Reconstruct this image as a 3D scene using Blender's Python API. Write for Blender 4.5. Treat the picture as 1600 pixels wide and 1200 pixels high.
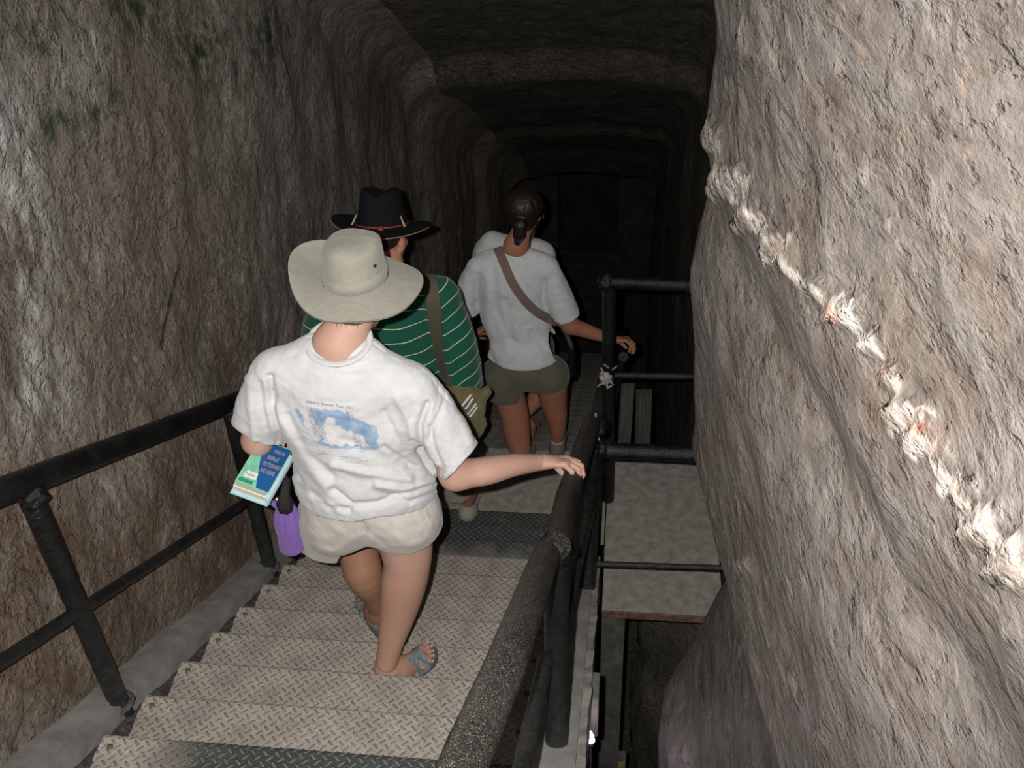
import bpy, math, random
import numpy as np
from mathutils import Vector, Matrix
from mathutils.bvhtree import BVHTree

# ---------------------------------------------------------------- camera, light, exposure
for o in list(bpy.data.objects):
    bpy.data.objects.remove(o)
S = bpy.context.scene
C = S.collection
FP = 1600.0
_n = np.array([90, 2150, FP]); _d = _n / np.linalg.norm(_n)
_f = np.array([210, -1200, FP]); _f = _f - _d * _f.dot(_d); _f /= np.linalg.norm(_f)
_x = np.cross(_f, -_d)
M3 = np.array([_x, _f, -_d])            # world = M3 @ camera(right, down, forward)
cam = bpy.data.cameras.new('camera'); cam.sensor_width = 36; cam.lens = 36
cam.clip_start = 0.02; cam.clip_end = 100
camo = bpy.data.objects.new('camera', cam); C.objects.link(camo)
camo.matrix_world = Matrix([list(M3[0] * [1, -1, -1]) + [0], list(M3[1] * [1, -1, -1]) + [0],
                            list(M3[2] * [1, -1, -1]) + [0], [0, 0, 0, 1]])
S.camera = camo
vs = S.view_settings
S.display_settings.display_device = 'sRGB'
vs.view_transform = 'Standard'; vs.look = 'None'; vs.gamma = 1.0; vs.use_curve_mapping = False
vs.exposure = 0.0
W = bpy.data.worlds.new('world'); S.world = W; W.use_nodes = True
W.node_tree.nodes['Background'].inputs[0].default_value = (0.75, 0.85, 1.0, 1)
W.node_tree.nodes['Background'].inputs[1].default_value = 0.012
fl = bpy.data.lights.new('camera_flash', 'SPOT')     # the electronic flash beside the lens
fl.energy = 520; fl.spot_size = math.radians(92); fl.spot_blend = 0.9; fl.shadow_soft_size = 0.010
fl.color = (1.0, 0.97, 0.93)
flo = bpy.data.objects.new('camera_flash', fl); C.objects.link(flo)
flo.matrix_world = camo.matrix_world.copy()
_t = M3 @ np.array([-0.062, -0.035, 0.0]); flo.location = [float(v) for v in _t]
dl = bpy.data.lights.new('daylight_from_entrance', 'AREA')   # daylight falling in from the shaft behind
dl.energy = 5; dl.size = 1.6; dl.color = (0.8, 0.92, 1.0)
dlo = bpy.data.objects.new('daylight_from_entrance', dl); C.objects.link(dlo)
dlo.location = (-0.5, -1.2, 2.2)
dlo.rotation_euler = (Vector((-1.3, 2.6, -1.2)) - Vector(dlo.location)).to_track_quat('-Z', 'Y').to_euler()

# ---------------------------------------------------------------- maths helpers
def ray(px, py): return M3 @ np.array([px - 800.0, py - 600.0, FP])
def J(px, py, Y): v = ray(px, py); return v * (Y / v[1])
def onz(px, py, z): v = ray(px, py); return v * (z / v[2])
def onx(px, py, x): v = ray(px, py); return v * (x / v[0])
def project(v):
    c = np.asarray(v) @ M3
    return 800 + FP * c[:, 0] / c[:, 2], 600 + FP * c[:, 1] / c[:, 2], c[:, 2]
A = lambda *a: np.array(a, float)
def unit(v): v = np.asarray(v, float); return v / max(np.linalg.norm(v), 1e-9)

_rs = np.random.RandomState(7)
_perm = np.arange(256); _rs.shuffle(_perm); _perm = np.concatenate([_perm, _perm, _perm])
_grad = _rs.normal(size=(256, 3)); _grad /= np.linalg.norm(_grad, axis=1)[:, None]
def perlin(p):
    p = np.asarray(p, float); i = np.floor(p).astype(int); f = p - i; i &= 255
    u = f * f * f * (f * (f * 6 - 15) + 10)
    out = 0
    for dx in (0, 1):
        for dy in (0, 1):
            for dz in (0, 1):
                h = _perm[_perm[_perm[(i[:, 0] + dx)] + ((i[:, 1] + dy) & 255)] + ((i[:, 2] + dz) & 255)]
                g = _grad[h]
                d = (g * (f - [dx, dy, dz])).sum(1)
                w = (u[:, 0] if dx else 1 - u[:, 0]) * (u[:, 1] if dy else 1 - u[:, 1]) * (u[:, 2] if dz else 1 - u[:, 2])
                out = out + w * d
    return out
def fbm(p, octv=4, gain=0.5, ridge=False):
    p = np.asarray(p, float); a = 1.0; s = 0; 
    for k in range(octv):
        n = perlin(p * 2 ** k + 17.3 * k)
        s = s + a * ((0.35 - np.abs(n)) if ridge else n); a *= gain
    return s
def polydist(px, py, pts):
    """distance in 2D from points to polyline, also the parameter along it (0..n-1)"""
    best = np.full(px.shape, 1e9); tt = np.zeros(px.shape)
    for k in range(len(pts) - 1):
        ax, ay = pts[k][:2]; bx, by = pts[k + 1][:2]
        dx, dy = bx - ax, by - ay; L = dx * dx + dy * dy
        t = np.clip(((px - ax) * dx + (py - ay) * dy) / L, 0, 1)
        d = np.hypot(px - ax - t * dx, py - ay - t * dy)
        m = d < best; best = np.where(m, d, best); tt = np.where(m, k + t, tt)
    return best, tt

# ---------------------------------------------------------------- mesh helpers
def mk(name, verts, faces, mat=None, parent=None, smooth=True):
    me = bpy.data.meshes.new(name)
    verts = np.asarray(verts, dtype=np.float32).reshape(-1, 3)
    if isinstance(faces, np.ndarray) and faces.ndim == 2:
        n, k = faces.shape
        me.vertices.add(len(verts)); me.vertices.foreach_set('co', verts.ravel())
        me.loops.add(n * k); me.loops.foreach_set('vertex_index', faces.astype(np.int32).ravel())
        me.polygons.add(n)
        me.polygons.foreach_set('loop_start', np.arange(0, n * k, k, dtype=np.int32))
        me.update(calc_edges=True); me.validate()
    else:
        me.from_pydata([tuple(map(float, v)) for v in verts], [], [tuple(map(int, f)) for f in faces]); me.update()
    if smooth: me.polygons.foreach_set('use_smooth', [True] * len(me.polygons))
    if mat: me.materials.append(mat)
    o = bpy.data.objects.new(name, me); C.objects.link(o)
    if parent: o.parent = parent
    return o
def tag(o, label, cat=None, group=None):
    o['label'] = label
    if cat: o['category'] = cat
    if group: o['group'] = group
    return o
def struct(o): o['kind'] = 'structure'; return o
def empty(name, loc=(0, 0, 0)):
    o = bpy.data.objects.new(name, None); C.objects.link(o); o.location = loc
    o.empty_display_size = 0.1
    return o
class MB:
    """collects shapes into one mesh"""
    def __init__(s): s.v = []; s.f = []; s.n = 0
    def add(s, v, f):
        v = np.asarray(v, float).reshape(-1, 3); s.v.append(v)
        s.f += [tuple(int(i) + s.n for i in q) for q in f]; s.n += len(v)
    def box(s, lo, hi, bev=0.0):
        x0, y0, z0 = lo; x1, y1, z1 = hi
        s.hexa([A(x0, y0, z0), A(x1, y0, z0), A(x1, y1, z0), A(x0, y1, z0), A(x0, y0, z1), A(x1, y0, z1), A(x1, y1, z1), A(x0, y1, z1)])
    def hexa(s, c):
        s.add(c, [(0, 3, 2, 1), (4, 5, 6, 7), (0, 1, 5, 4), (1, 2, 6, 5), (2, 3, 7, 6), (3, 0, 4, 7)])
    def tube(s, pts, r, seg=16, cap=True, rough=0.0, step=None, flat=None):
        pts = [np.asarray(p, float) for p in pts]
        rr = list(r) if hasattr(r, '__len__') else [r] * len(pts)
        if step:
            np_, nr = [], []
            for k in range(len(pts) - 1):
                n = max(1, int(np.linalg.norm(pts[k + 1] - pts[k]) / step))
                for i in range(n): t = i / n; np_.append(pts[k] * (1 - t) + pts[k + 1] * t); nr.append(rr[k] * (1 - t) + rr[k + 1] * t)
            np_.append(pts[-1]); nr.append(rr[-1]); pts, rr = np_, nr
        up = A(0, 0, 1); V = []; prev = None
        for i, p in enumerate(pts):
            t = unit(pts[min(i + 1, len(pts) - 1)] - pts[max(i - 1, 0)])
            if prev is None:
                a = np.cross(t, up); 
                if np.linalg.norm(a) < 0.2: a = np.cross(t, A(0, 1, 0))
                a = unit(a)
            else: a = unit(prev - t * prev.dot(t))
            prev = a; b = np.cross(t, a)
            for k in range(seg):
                th = 2 * math.pi * k / seg
                rx = rr[i]; V.append(p + (a * math.cos(th) + b * math.sin(th) * (flat or 1)) * rx)
        V = np.array(V)
        if rough:
            ctr = np.repeat(np.array(pts), seg, axis=0)
            V = V + (V - ctr) * (fbm(V * 60, 3) * rough / np.mean(rr))[:, None]
        F = []
        for i in range(len(pts) - 1):
            for k in range(seg):
                k2 = (k + 1) % seg
                F.append((i * seg + k, i * seg + k2, (i + 1) * seg + k2, (i + 1) * seg + k))
        if cap:
            F.append(tuple(range(seg))[::-1]); F.append(tuple((len(pts) - 1) * seg + k for k in range(seg)))
        s.add(V, F)
    def lump(s, c, r, seg=14, amp=0.3, freq=40, sc=(1, 1, 1), seed=0):
        V = []; F = []
        for i in range(seg + 1):
            for k in range(seg):
                ph = math.pi * i / seg; th = 2 * math.pi * k / seg
                V.append([math.sin(ph) * math.cos(th), math.sin(ph) * math.sin(th), math.cos(ph)])
        V = np.array(V); V = V * (1 + amp * fbm(V * r * freq + 5 * seed + 3, 3))[:, None] * r * np.array(sc) + c
        for i in range(seg):
            for k in range(seg): F.append((i * seg + k, (i + 1) * seg + k, (i + 1) * seg + (k + 1) % seg, i * seg + (k + 1) % seg))
        s.add(V, F)
    def build(s, name, mat, parent=None, smooth=False, angle=None):
        o = mk(name, np.concatenate(s.v), s.f, mat, parent, smooth)
        if angle is not None: shade_angle(o, angle)
        return o
def shade_angle(o, ang=35):
    me = o.data; me.polygons.foreach_set('use_smooth', [True] * len(me.polygons))
    import bmesh
    bm = bmesh.new(); bm.from_mesh(me)
    for e in bm.edges:
        if len(e.link_faces) == 2 and e.calc_face_angle(0) > math.radians(ang): e.smooth = False
    bm.to_mesh(me); bm.free()
def bevel(o, w, seg=2):
    m = o.modifiers.new('bevel', 'BEVEL'); m.width = w; m.segments = seg; m.limit_method = 'ANGLE'
    return o
def vattr(o, name, vals):
    a = o.data.attributes.new(name, 'FLOAT', 'POINT'); a.data.foreach_set('value', np.asarray(vals, dtype=np.float32))
def cattr(o, name, cols):
    a = o.data.attributes.new(name, 'FLOAT_COLOR', 'POINT')
    c = np.concatenate([cols, np.ones((len(cols), 1))], 1).astype(np.float32)
    a.data.foreach_set('color', c.ravel())

# ---------------------------------------------------------------- signed-distance bodies
def hermite(T, y, t):
    m = np.zeros(len(T)); dlt = np.diff(y) / np.maximum(np.diff(T), 1e-9)
    m[1:-1] = (dlt[:-1] + dlt[1:]) / 2; m[0] = dlt[0]; m[-1] = dlt[-1]
    i = np.clip(np.searchsorted(T, t, 'right') - 1, 0, len(T) - 2); h = np.maximum(T[i + 1] - T[i], 1e-9); u = (t - T[i]) / h
    return (2*u**3 - 3*u**2 + 1) * y[i] + (u**3 - 2*u**2 + u) * h * m[i] + (-2*u**3 + 3*u**2) * y[i + 1] + (u**3 - u**2) * h * m[i + 1]
class SDF:
    def __init__(s, lo, hi, h):
        s.lo = np.array(lo, float); s.h = h
        s.n = np.ceil((np.array(hi) - s.lo) / h).astype(int) + 1
        s.ax = [(s.lo[i] + h * np.arange(s.n[i])).astype(np.float32) for i in range(3)]
        s.v = np.full(s.n, 1.0, np.float32)
    def _sl(s, lo, hi):
        a = np.clip(np.floor((np.array(lo) - s.lo) / s.h).astype(int), 0, s.n)
        b = np.clip(np.ceil((np.array(hi) - s.lo) / s.h).astype(int) + 1, 0, s.n)
        sl = tuple(slice(int(a[i]), int(b[i])) for i in range(3))
        X = s.ax[0][sl[0]][:, None, None]; Y = s.ax[1][sl[1]][None, :, None]; Z = s.ax[2][sl[2]][None, None, :]
        return sl, X, Y, Z
    def _comb(s, sl, d, k, op):
        v = s.v[sl]
        if op == 'u':
            if k > 0:
                h = np.maximum(k - np.abs(v - d), 0) / k; s.v[sl] = np.minimum(v, d) - h * h * k * 0.25
            else: s.v[sl] = np.minimum(v, d)
        else:
            d = -d
            if k > 0:
                h = np.maximum(k - np.abs(v - d), 0) / k; s.v[sl] = np.maximum(v, d) + h * h * k * 0.25
            else: s.v[sl] = np.maximum(v, d)
    def cone(s, a, b, ra, rb, k=0.02, n=None, sq=1.0, op='u'):
        a = np.array(a, float); b = np.array(b, float); R = max(ra, rb) * max(1, 1.0) + k + 3 * s.h
        sl, X, Y, Z = s._sl(np.minimum(a, b) - R, np.maximum(a, b) + R)
        ba = b - a; L = max(ba.dot(ba), 1e-9)
        px, py, pz = X - a[0], Y - a[1], Z - a[2]
        t = np.clip((px * ba[0] + py * ba[1] + pz * ba[2]) / L, 0, 1)
        qx, qy, qz = px - t * ba[0], py - t * ba[1], pz - t * ba[2]
        if n is not None:
            n = unit(n); q = (qx * n[0] + qy * n[1] + qz * n[2]) * (1 / sq - 1)
            qx = qx + q * n[0]; qy = qy + q * n[1]; qz = qz + q * n[2]
        d = np.sqrt(qx * qx + qy * qy + qz * qz) - (ra + (rb - ra) * t)
        s._comb(sl, d.astype(np.float32), k, op)
    def chain(s, pts, k=0.02, **kw):
        P_ = np.array([p[0] for p in pts], float); R = max(p[1] for p in pts) + k + 3 * s.h
        # smooth radius and centre line by a spline through the stations
        if len(pts) > 2:
            rr_ = np.array([p[1] for p in pts]); T = np.concatenate([[0], np.cumsum(np.linalg.norm(np.diff(P_, axis=0), axis=1))])
            tn_ = np.linspace(0, T[-1], 6 * (len(pts) - 1) + 1); Q = np.array([hermite(T, P_[:, a], tn_) for a in range(3)]).T; q_ = hermite(T, rr_, tn_)
        else: Q = P_; q_ = np.array([p[1] for p in pts])
        sl, X, Y, Z = s._sl(Q.min(0) - R, Q.max(0) + R); D = None
        n = kw.get('n'); sq = kw.get('sq', 1.0)
        for i in range(len(Q) - 1):
            a, b = Q[i], Q[i + 1]; lo, hi = np.minimum(a, b) - R, np.maximum(a, b) + R
            if D is None: D = np.full(s.v[sl].shape, 1.0, np.float32)
            sl2, X2, Y2, Z2 = s._sl(lo, hi); off = tuple(slice(sl2[j].start - sl[j].start, sl2[j].stop - sl[j].start) for j in range(3))
            ba = b - a; L = max(ba.dot(ba), 1e-9); px, py, pz = X2 - a[0], Y2 - a[1], Z2 - a[2]
            t = np.clip((px * ba[0] + py * ba[1] + pz * ba[2]) / L, 0, 1); qx, qy, qz = px - t * ba[0], py - t * ba[1], pz - t * ba[2]
            if n is not None:
                nn = unit(n); q = (qx * nn[0] + qy * nn[1] + qz * nn[2]) * (1 / sq - 1); qx = qx + q * nn[0]; qy = qy + q * nn[1]; qz = qz + q * nn[2]
            d = (np.sqrt(qx * qx + qy * qy + qz * qz) - (q_[i] + (q_[i + 1] - q_[i]) * t)).astype(np.float32)
            D[off] = np.minimum(D[off], d)
        s._comb(sl, D, k, 'u')
    def ell(s, c, r, k=0.02, R=None, op='u'):
        c = np.array(c, float); r = np.array(r, float); R = np.eye(3) if R is None else np.array(R)
        B = r.max() + k + 3 * s.h
        sl, X, Y, Z = s._sl(c - B, c + B)
        px, py, pz = X - c[0], Y - c[1], Z - c[2]
        l = [(px * R[i][0] + py * R[i][1] + pz * R[i][2]) for i in range(3)]
        k0 = np.sqrt(sum((l[i] / r[i]) ** 2 for i in range(3)))
        k1 = np.sqrt(sum((l[i] / r[i] ** 2) ** 2 for i in range(3))) + 1e-6
        d = k0 * (k0 - 1) / k1
        s._comb(sl, d.astype(np.float32), k, op)
    def shell(s, th): s.v = np.maximum(s.v, -(s.v + th))
    def cut(s, p, n, c, R, k=0.0):
        p = np.array(p); n = unit(n); c = np.array(c)
        sl, X, Y, Z = s._sl(c - R, c + R)
        d1 = -((X - p[0]) * n[0] + (Y - p[1]) * n[1] + (Z - p[2]) * n[2])
        d2 = np.sqrt((X - c[0]) ** 2 + (Y - c[1]) ** 2 + (Z - c[2]) ** 2) - R
        s._comb(sl, np.maximum(d1, d2).astype(np.float32), k, 's')
    def mesh(s):
        v = s.v; nx, ny, nz = v.shape
        v = v.copy(); v[0] = v[-1] = 1; v[:, 0] = v[:, -1] = 1; v[:, :, 0] = v[:, :, -1] = 1
        ins = v < 0
        cnt = np.zeros((nx - 1, ny - 1, nz - 1), np.int8)
        for dx in (0, 1):
            for dy in (0, 1):
                for dz in (0, 1):
                    cnt += ins[dx:nx - 1 + dx, dy:ny - 1 + dy, dz:nz - 1 + dz]
        ci = np.argwhere((cnt > 0) & (cnt < 8))
        idm = np.full(cnt.shape, -1, np.int32); idm[ci[:, 0], ci[:, 1], ci[:, 2]] = np.arange(len(ci))
        cor = {}
        for c in [(a, b, d) for a in (0, 1) for b in (0, 1) for d in (0, 1)]:
            cor[c] = v[ci[:, 0] + c[0], ci[:, 1] + c[1], ci[:, 2] + c[2]]
        acc = np.zeros((len(ci), 3)); num = np.zeros(len(ci))
        for c in cor:
            for a in range(3):
                if c[a] == 0:
                    c2 = list(c); c2[a] = 1; c2 = tuple(c2)
                    va, vb = cor[c], cor[c2]; m = (va < 0) != (vb < 0)
                    t = np.where(m, va / np.where(m, va - vb, 1), 0)
                    p = np.tile(np.array(c, float), (len(ci), 1)); p[:, a] = t
                    acc += p * m[:, None]; num += m
        V = s.lo + s.h * (ci + acc / np.maximum(num, 1)[:, None])
        F = []
        for a in range(3):
            b, c = (a + 1) % 3, (a + 2) % 3
            sa = [slice(1, None)] * 3; sb = [slice(1, None)] * 3
            sa[a] = slice(0, -1)
            i0 = ins[tuple(sa)]; i1 = ins[tuple(sb)]
            for flip, m in ((False, i0 & ~i1), (True, ~i0 & i1)):
                e = np.argwhere(m)
                if not len(e): continue
                e = e + 1; e[:, a] -= 1
                def cell(db, dc):
                    q = e.copy(); q[:, b] -= db; q[:, c] -= dc
                    q = np.minimum(q, np.array(cnt.shape) - 1)
                    return idm[q[:, 0], q[:, 1], q[:, 2]]
                f = np.stack([cell(1, 1), cell(0, 1), cell(0, 0), cell(1, 0)], 1)
                if flip: f = f[:, ::-1]
                F.append(f)
        F = np.concatenate(F); F = F[(F >= 0).all(1)]
        return V, F
def vnormals(V, F):
    n = np.cross(V[F[:, 2]] - V[F[:, 0]], V[F[:, 3]] - V[F[:, 1]])
    N = np.zeros_like(V)
    for k in range(4): np.add.at(N, F[:, k], n)
    return N / np.maximum(np.linalg.norm(N, axis=1), 1e-12)[:, None]
def relax(V, F, it=2, lam=0.5):
    for _ in range(it):
        acc = np.zeros_like(V); num = np.zeros(len(V))
        for k in range(4):
            np.add.at(acc, F[:, k], V[F[:, (k + 1) % 4]]); np.add.at(num, F[:, k], 1)
            np.add.at(acc, F[:, k], V[F[:, (k - 1) % 4]]); np.add.at(num, F[:, k], 1)
        V = V + lam * (acc / num[:, None] - V)
    return V

# ---------------------------------------------------------------- material helpers
class NT:
    def __init__(s, name):
        s.m = bpy.data.materials.new(name); s.m.use_nodes = True; s.t = s.m.node_tree
        s.b = s.t.nodes['Principled BSDF']; s.co = s.t.nodes.new('ShaderNodeTexCoord')
    def n(s, typ, **kw):
        x = s.t.nodes.new(typ)
        for k, v in kw.items():
            if hasattr(x, k): setattr(x, k, v)
        return x
    def link(s, a, b): s.t.links.new(a, b)
    def put(s, sock, v):
        if isinstance(v, bpy.types.NodeSocket): s.link(v, sock)
        elif isinstance(v, (tuple, list)) and len(v) == 3 and sock.type == 'RGBA': sock.default_value = (*v, 1)
        else: sock.default_value = v
    def noise(s, scale, det=4, rough=0.55, vec=None, stretch=None, dist=0):
        x = s.n('ShaderNodeTexNoise'); x.inputs['Scale'].default_value = scale
        x.inputs['Detail'].default_value = det; x.inputs['Roughness'].default_value = rough
        x.inputs['Distortion'].default_value = dist
        v = vec or s.co.outputs['Object']
        if stretch:
            mp = s.n('ShaderNodeMapping'); mp.inputs['Scale'].default_value = stretch[:3]
            if len(stretch) > 3: mp.inputs['Rotation'].default_value = stretch[3]
            s.link(v, mp.inputs['Vector']); v = mp.outputs[0]
        s.link(v, x.inputs['Vector']); return x.outputs['Fac']
    def ramp(s, fac, stops):
        r = s.n('ShaderNodeValToRGB'); s.link(fac, r.inputs[0]); e = r.color_ramp.elements
        while len(e) < len(stops): e.new(0.5)
        for k, (p, c) in enumerate(stops):
            e[k].position = p; e[k].color = (c, c, c, 1) if not hasattr(c, '__len__') else (*c, 1)
        return r.outputs[0]
    def mix(s, fac, a, b, typ='MIX'):
        x = s.n('ShaderNodeMix'); x.data_type = 'RGBA'; x.blend_type = typ
        s.put(x.inputs[0], fac); s.put(x.inputs[6], a); s.put(x.inputs[7], b); return x.outputs[2]
    def math(s, op, a, b=0.0, c=0.0, clamp=False):
        x = s.n('ShaderNodeMath'); x.operation = op; x.use_clamp = clamp
        s.put(x.inputs[0], a); s.put(x.inputs[1], b); s.put(x.inputs[2], c); return x.outputs[0]
    def attr(s, name):
        x = s.n('ShaderNodeAttribute'); x.attribute_name = name; return x
    def bump(s, h, strength=0.5, dist=0.01, prev=None):
        x = s.n('ShaderNodeBump'); x.inputs['Strength'].default_value = strength; x.inputs['Distance'].default_value = dist
        s.link(h, x.inputs['Height'])
        if prev: s.link(prev, x.inputs['Normal'])
        return x.outputs[0]
    def done(s, color=None, rough=None, normal=None, spec=None, **kw):
        if color is not None: s.put(s.b.inputs['Base Color'], color)
        if rough is not None: s.put(s.b.inputs['Roughness'], rough)
        if normal is not None: s.link(normal, s.b.inputs['Normal'])
        if spec is not None: s.put(s.b.inputs['Specular IOR Level'], spec)
        for k, v in kw.items(): s.put(s.b.inputs[k.replace('_', ' ')], v)
        return s.m

def rock_material(name, cols, vein=False, moss=False, gloss=0.55, bumpd=0.02, dark=0.6, stretch=None, msc=6, fst=None):
    t = NT(name)
    big = t.noise(1.3, 5, 0.6, stretch=(1, 1, 0.7)); mid = t.noise(msc, 6, 0.65, stretch=stretch or (1, 1, 0.35), dist=0.6)
    fst = fst or (1, 0.6, 0.9); fine = t.noise(38, 6, 0.7, stretch=fst); chip = t.ramp(t.noise(15, 5, 0.6, stretch=fst, dist=0.4), [(0.44, 0.0), (0.50, 0.6), (0.56, 1.0)]); pit = t.ramp(t.noise(70, 3, 0.6, stretch=fst), [(0.30, 0.0), (0.42, 1.0)]); grit = t.noise(160, 3, 0.7)
    col = t.ramp(mid, [(0.30, cols[0]), (0.48, cols[1]), (0.62, cols[2]), (0.78, cols[3])])
    col = t.mix(t.ramp(big, [(0.36, 0.0), (0.62, 0.75)]), col, cols[4])
    col = t.mix(t.ramp(fine, [(0.38, dark), (0.55, 0.0)]), col, t.mix(1.0, col, (0.35, 0.33, 0.3), 'MULTIPLY'))
    sp = t.noise(55, 3, 0.6, stretch=(1, 1, 0.5)); reg = t.noise(2.4, 3, 0.6, stretch=(1, 1, 0.5))
    spm = t.math('MULTIPLY', t.ramp(sp, [(0.58, 0.0), (0.68, 1.0)]), t.ramp(reg, [(0.5, 0.0), (0.66, 0.8)]))
    col = t.mix(spm, col, cols[5])
    if moss:
        ms = t.attr('moss').outputs['Fac']
        mm = t.math('MULTIPLY', ms, t.ramp(t.noise(14, 4, 0.6), [(0.42, 0.0), (0.58, 1.0)]))
        col = t.mix(mm, col, (0.022, 0.05, 0.018))
        ch = t.math('MULTIPLY', t.attr('chalk').outputs['Fac'], t.ramp(t.noise(22, 5, 0.7, stretch=(1, 1, 0.3)), [(0.40, 0.0), (0.62, 1.0)]))
        col = t.mix(ch, col, (0.58, 0.60, 0.58))
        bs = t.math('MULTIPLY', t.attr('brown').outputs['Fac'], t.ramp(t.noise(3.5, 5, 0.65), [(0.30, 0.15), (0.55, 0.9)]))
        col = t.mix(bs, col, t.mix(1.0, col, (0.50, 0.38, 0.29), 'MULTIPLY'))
        cr = t.attr('crack').outputs['Fac']
        col = t.mix(cr, col, (0.015, 0.013, 0.011))
    if vein:
        vv = t.attr('vein').outputs['Fac']
        vc = t.ramp(t.noise(24, 5, 0.7), [(0.30, (0.13, 0.085, 0.065)), (0.45, (0.20, 0.17, 0.148)), (0.62, (0.30, 0.28, 0.26))])
        col = t.mix(vv, col, vc); ed_ = t.math('MULTIPLY', t.math('MULTIPLY', vv, t.math('SUBTRACT', 1.0, vv)), 2.6, clamp=True); col = t.mix(ed_, col, (0.04, 0.033, 0.028))  # crevice shade along the vein edges painted into the colour
        ru = t.attr('rust').outputs['Fac']
        col = t.mix(ru, col, (0.45, 0.14, 0.07))
    h = t.math('ADD', t.math('MULTIPLY', mid, 1.0), t.math('MULTIPLY', fine, 0.45))
    h = t.math('ADD', h, t.math('MULTIPLY', grit, 0.12)); h = t.math('ADD', h, t.math('MULTIPLY', chip, 0.30)); h = t.math('ADD', h, t.math('MULTIPLY', pit, 0.20))
    col = t.mix(t.math('MULTIPLY', t.math('SUBTRACT', 1.0, pit), 0.55), col, t.mix(1.0, col, (0.3, 0.27, 0.25), 'MULTIPLY'))
    nb = t.bump(h, 0.9, bumpd)
    rg = t.ramp(t.noise(9, 4, 0.6), [(0.35, gloss - 0.2), (0.65, gloss + 0.2)])
    return t.done(col, rg, nb, 0.5)

def simple(name, col, rough=0.6, var=0.0, scale=20, bump=0.0, bscale=60, metallic=0.0, spec=0.5, bdist=0.003, stretch=None, **kw):
    t = NT(name)
    c = col
    if var:
        f = t.noise(scale, 4, 0.6, stretch=stretch)
        c = t.mix(t.ramp(f, [(0.35, 0.0), (0.68, 1.0)]), tuple(v * (1 - var) for v in col), tuple(min(1, v * (1 + var)) for v in col))
    nb = t.bump(t.noise(bscale, 4, 0.6, stretch=stretch), bump, bdist) if bump else None
    t.b.inputs['Metallic'].default_value = metallic
    return t.done(c, rough, nb, spec, **kw)

M = {}
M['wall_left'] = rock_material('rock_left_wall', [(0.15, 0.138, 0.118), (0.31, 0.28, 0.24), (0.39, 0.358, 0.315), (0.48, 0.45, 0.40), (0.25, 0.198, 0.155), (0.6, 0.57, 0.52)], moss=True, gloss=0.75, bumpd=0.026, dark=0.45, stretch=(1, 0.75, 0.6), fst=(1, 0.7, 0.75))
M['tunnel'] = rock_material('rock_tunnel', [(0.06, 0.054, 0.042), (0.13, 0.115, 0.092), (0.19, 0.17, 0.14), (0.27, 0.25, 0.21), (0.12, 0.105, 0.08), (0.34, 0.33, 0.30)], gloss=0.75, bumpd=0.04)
M['wall_right'] = rock_material('rock_right_wall', [(0.075, 0.056, 0.044), (0.105, 0.088, 0.076), (0.12, 0.107, 0.098), (0.18, 0.138, 0.107), (0.112, 0.10, 0.094), (0.26, 0.185, 0.13)], vein=True, gloss=0.42, bumpd=0.010, dark=0.4, stretch=(1.0, 0.5, 0.9, (0.35, 0, 0)), msc=12, fst=(1, 0.45, 0.9))
M['concrete'] = simple('dusty_concrete', (0.29, 0.268, 0.237), 0.9, 0.25, 18, 0.4, 80)
M['kerb'] = simple('grey_kerb_concrete', (0.26, 0.25, 0.235), 0.85, 0.25, 9, 0.35, 70)
M['rubble'] = simple('rough_dark_mortar', (0.075, 0.072, 0.07), 0.9, 0.6, 60, 1.0, 90, bdist=0.012, stretch=(1, 1, 0.3))

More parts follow.
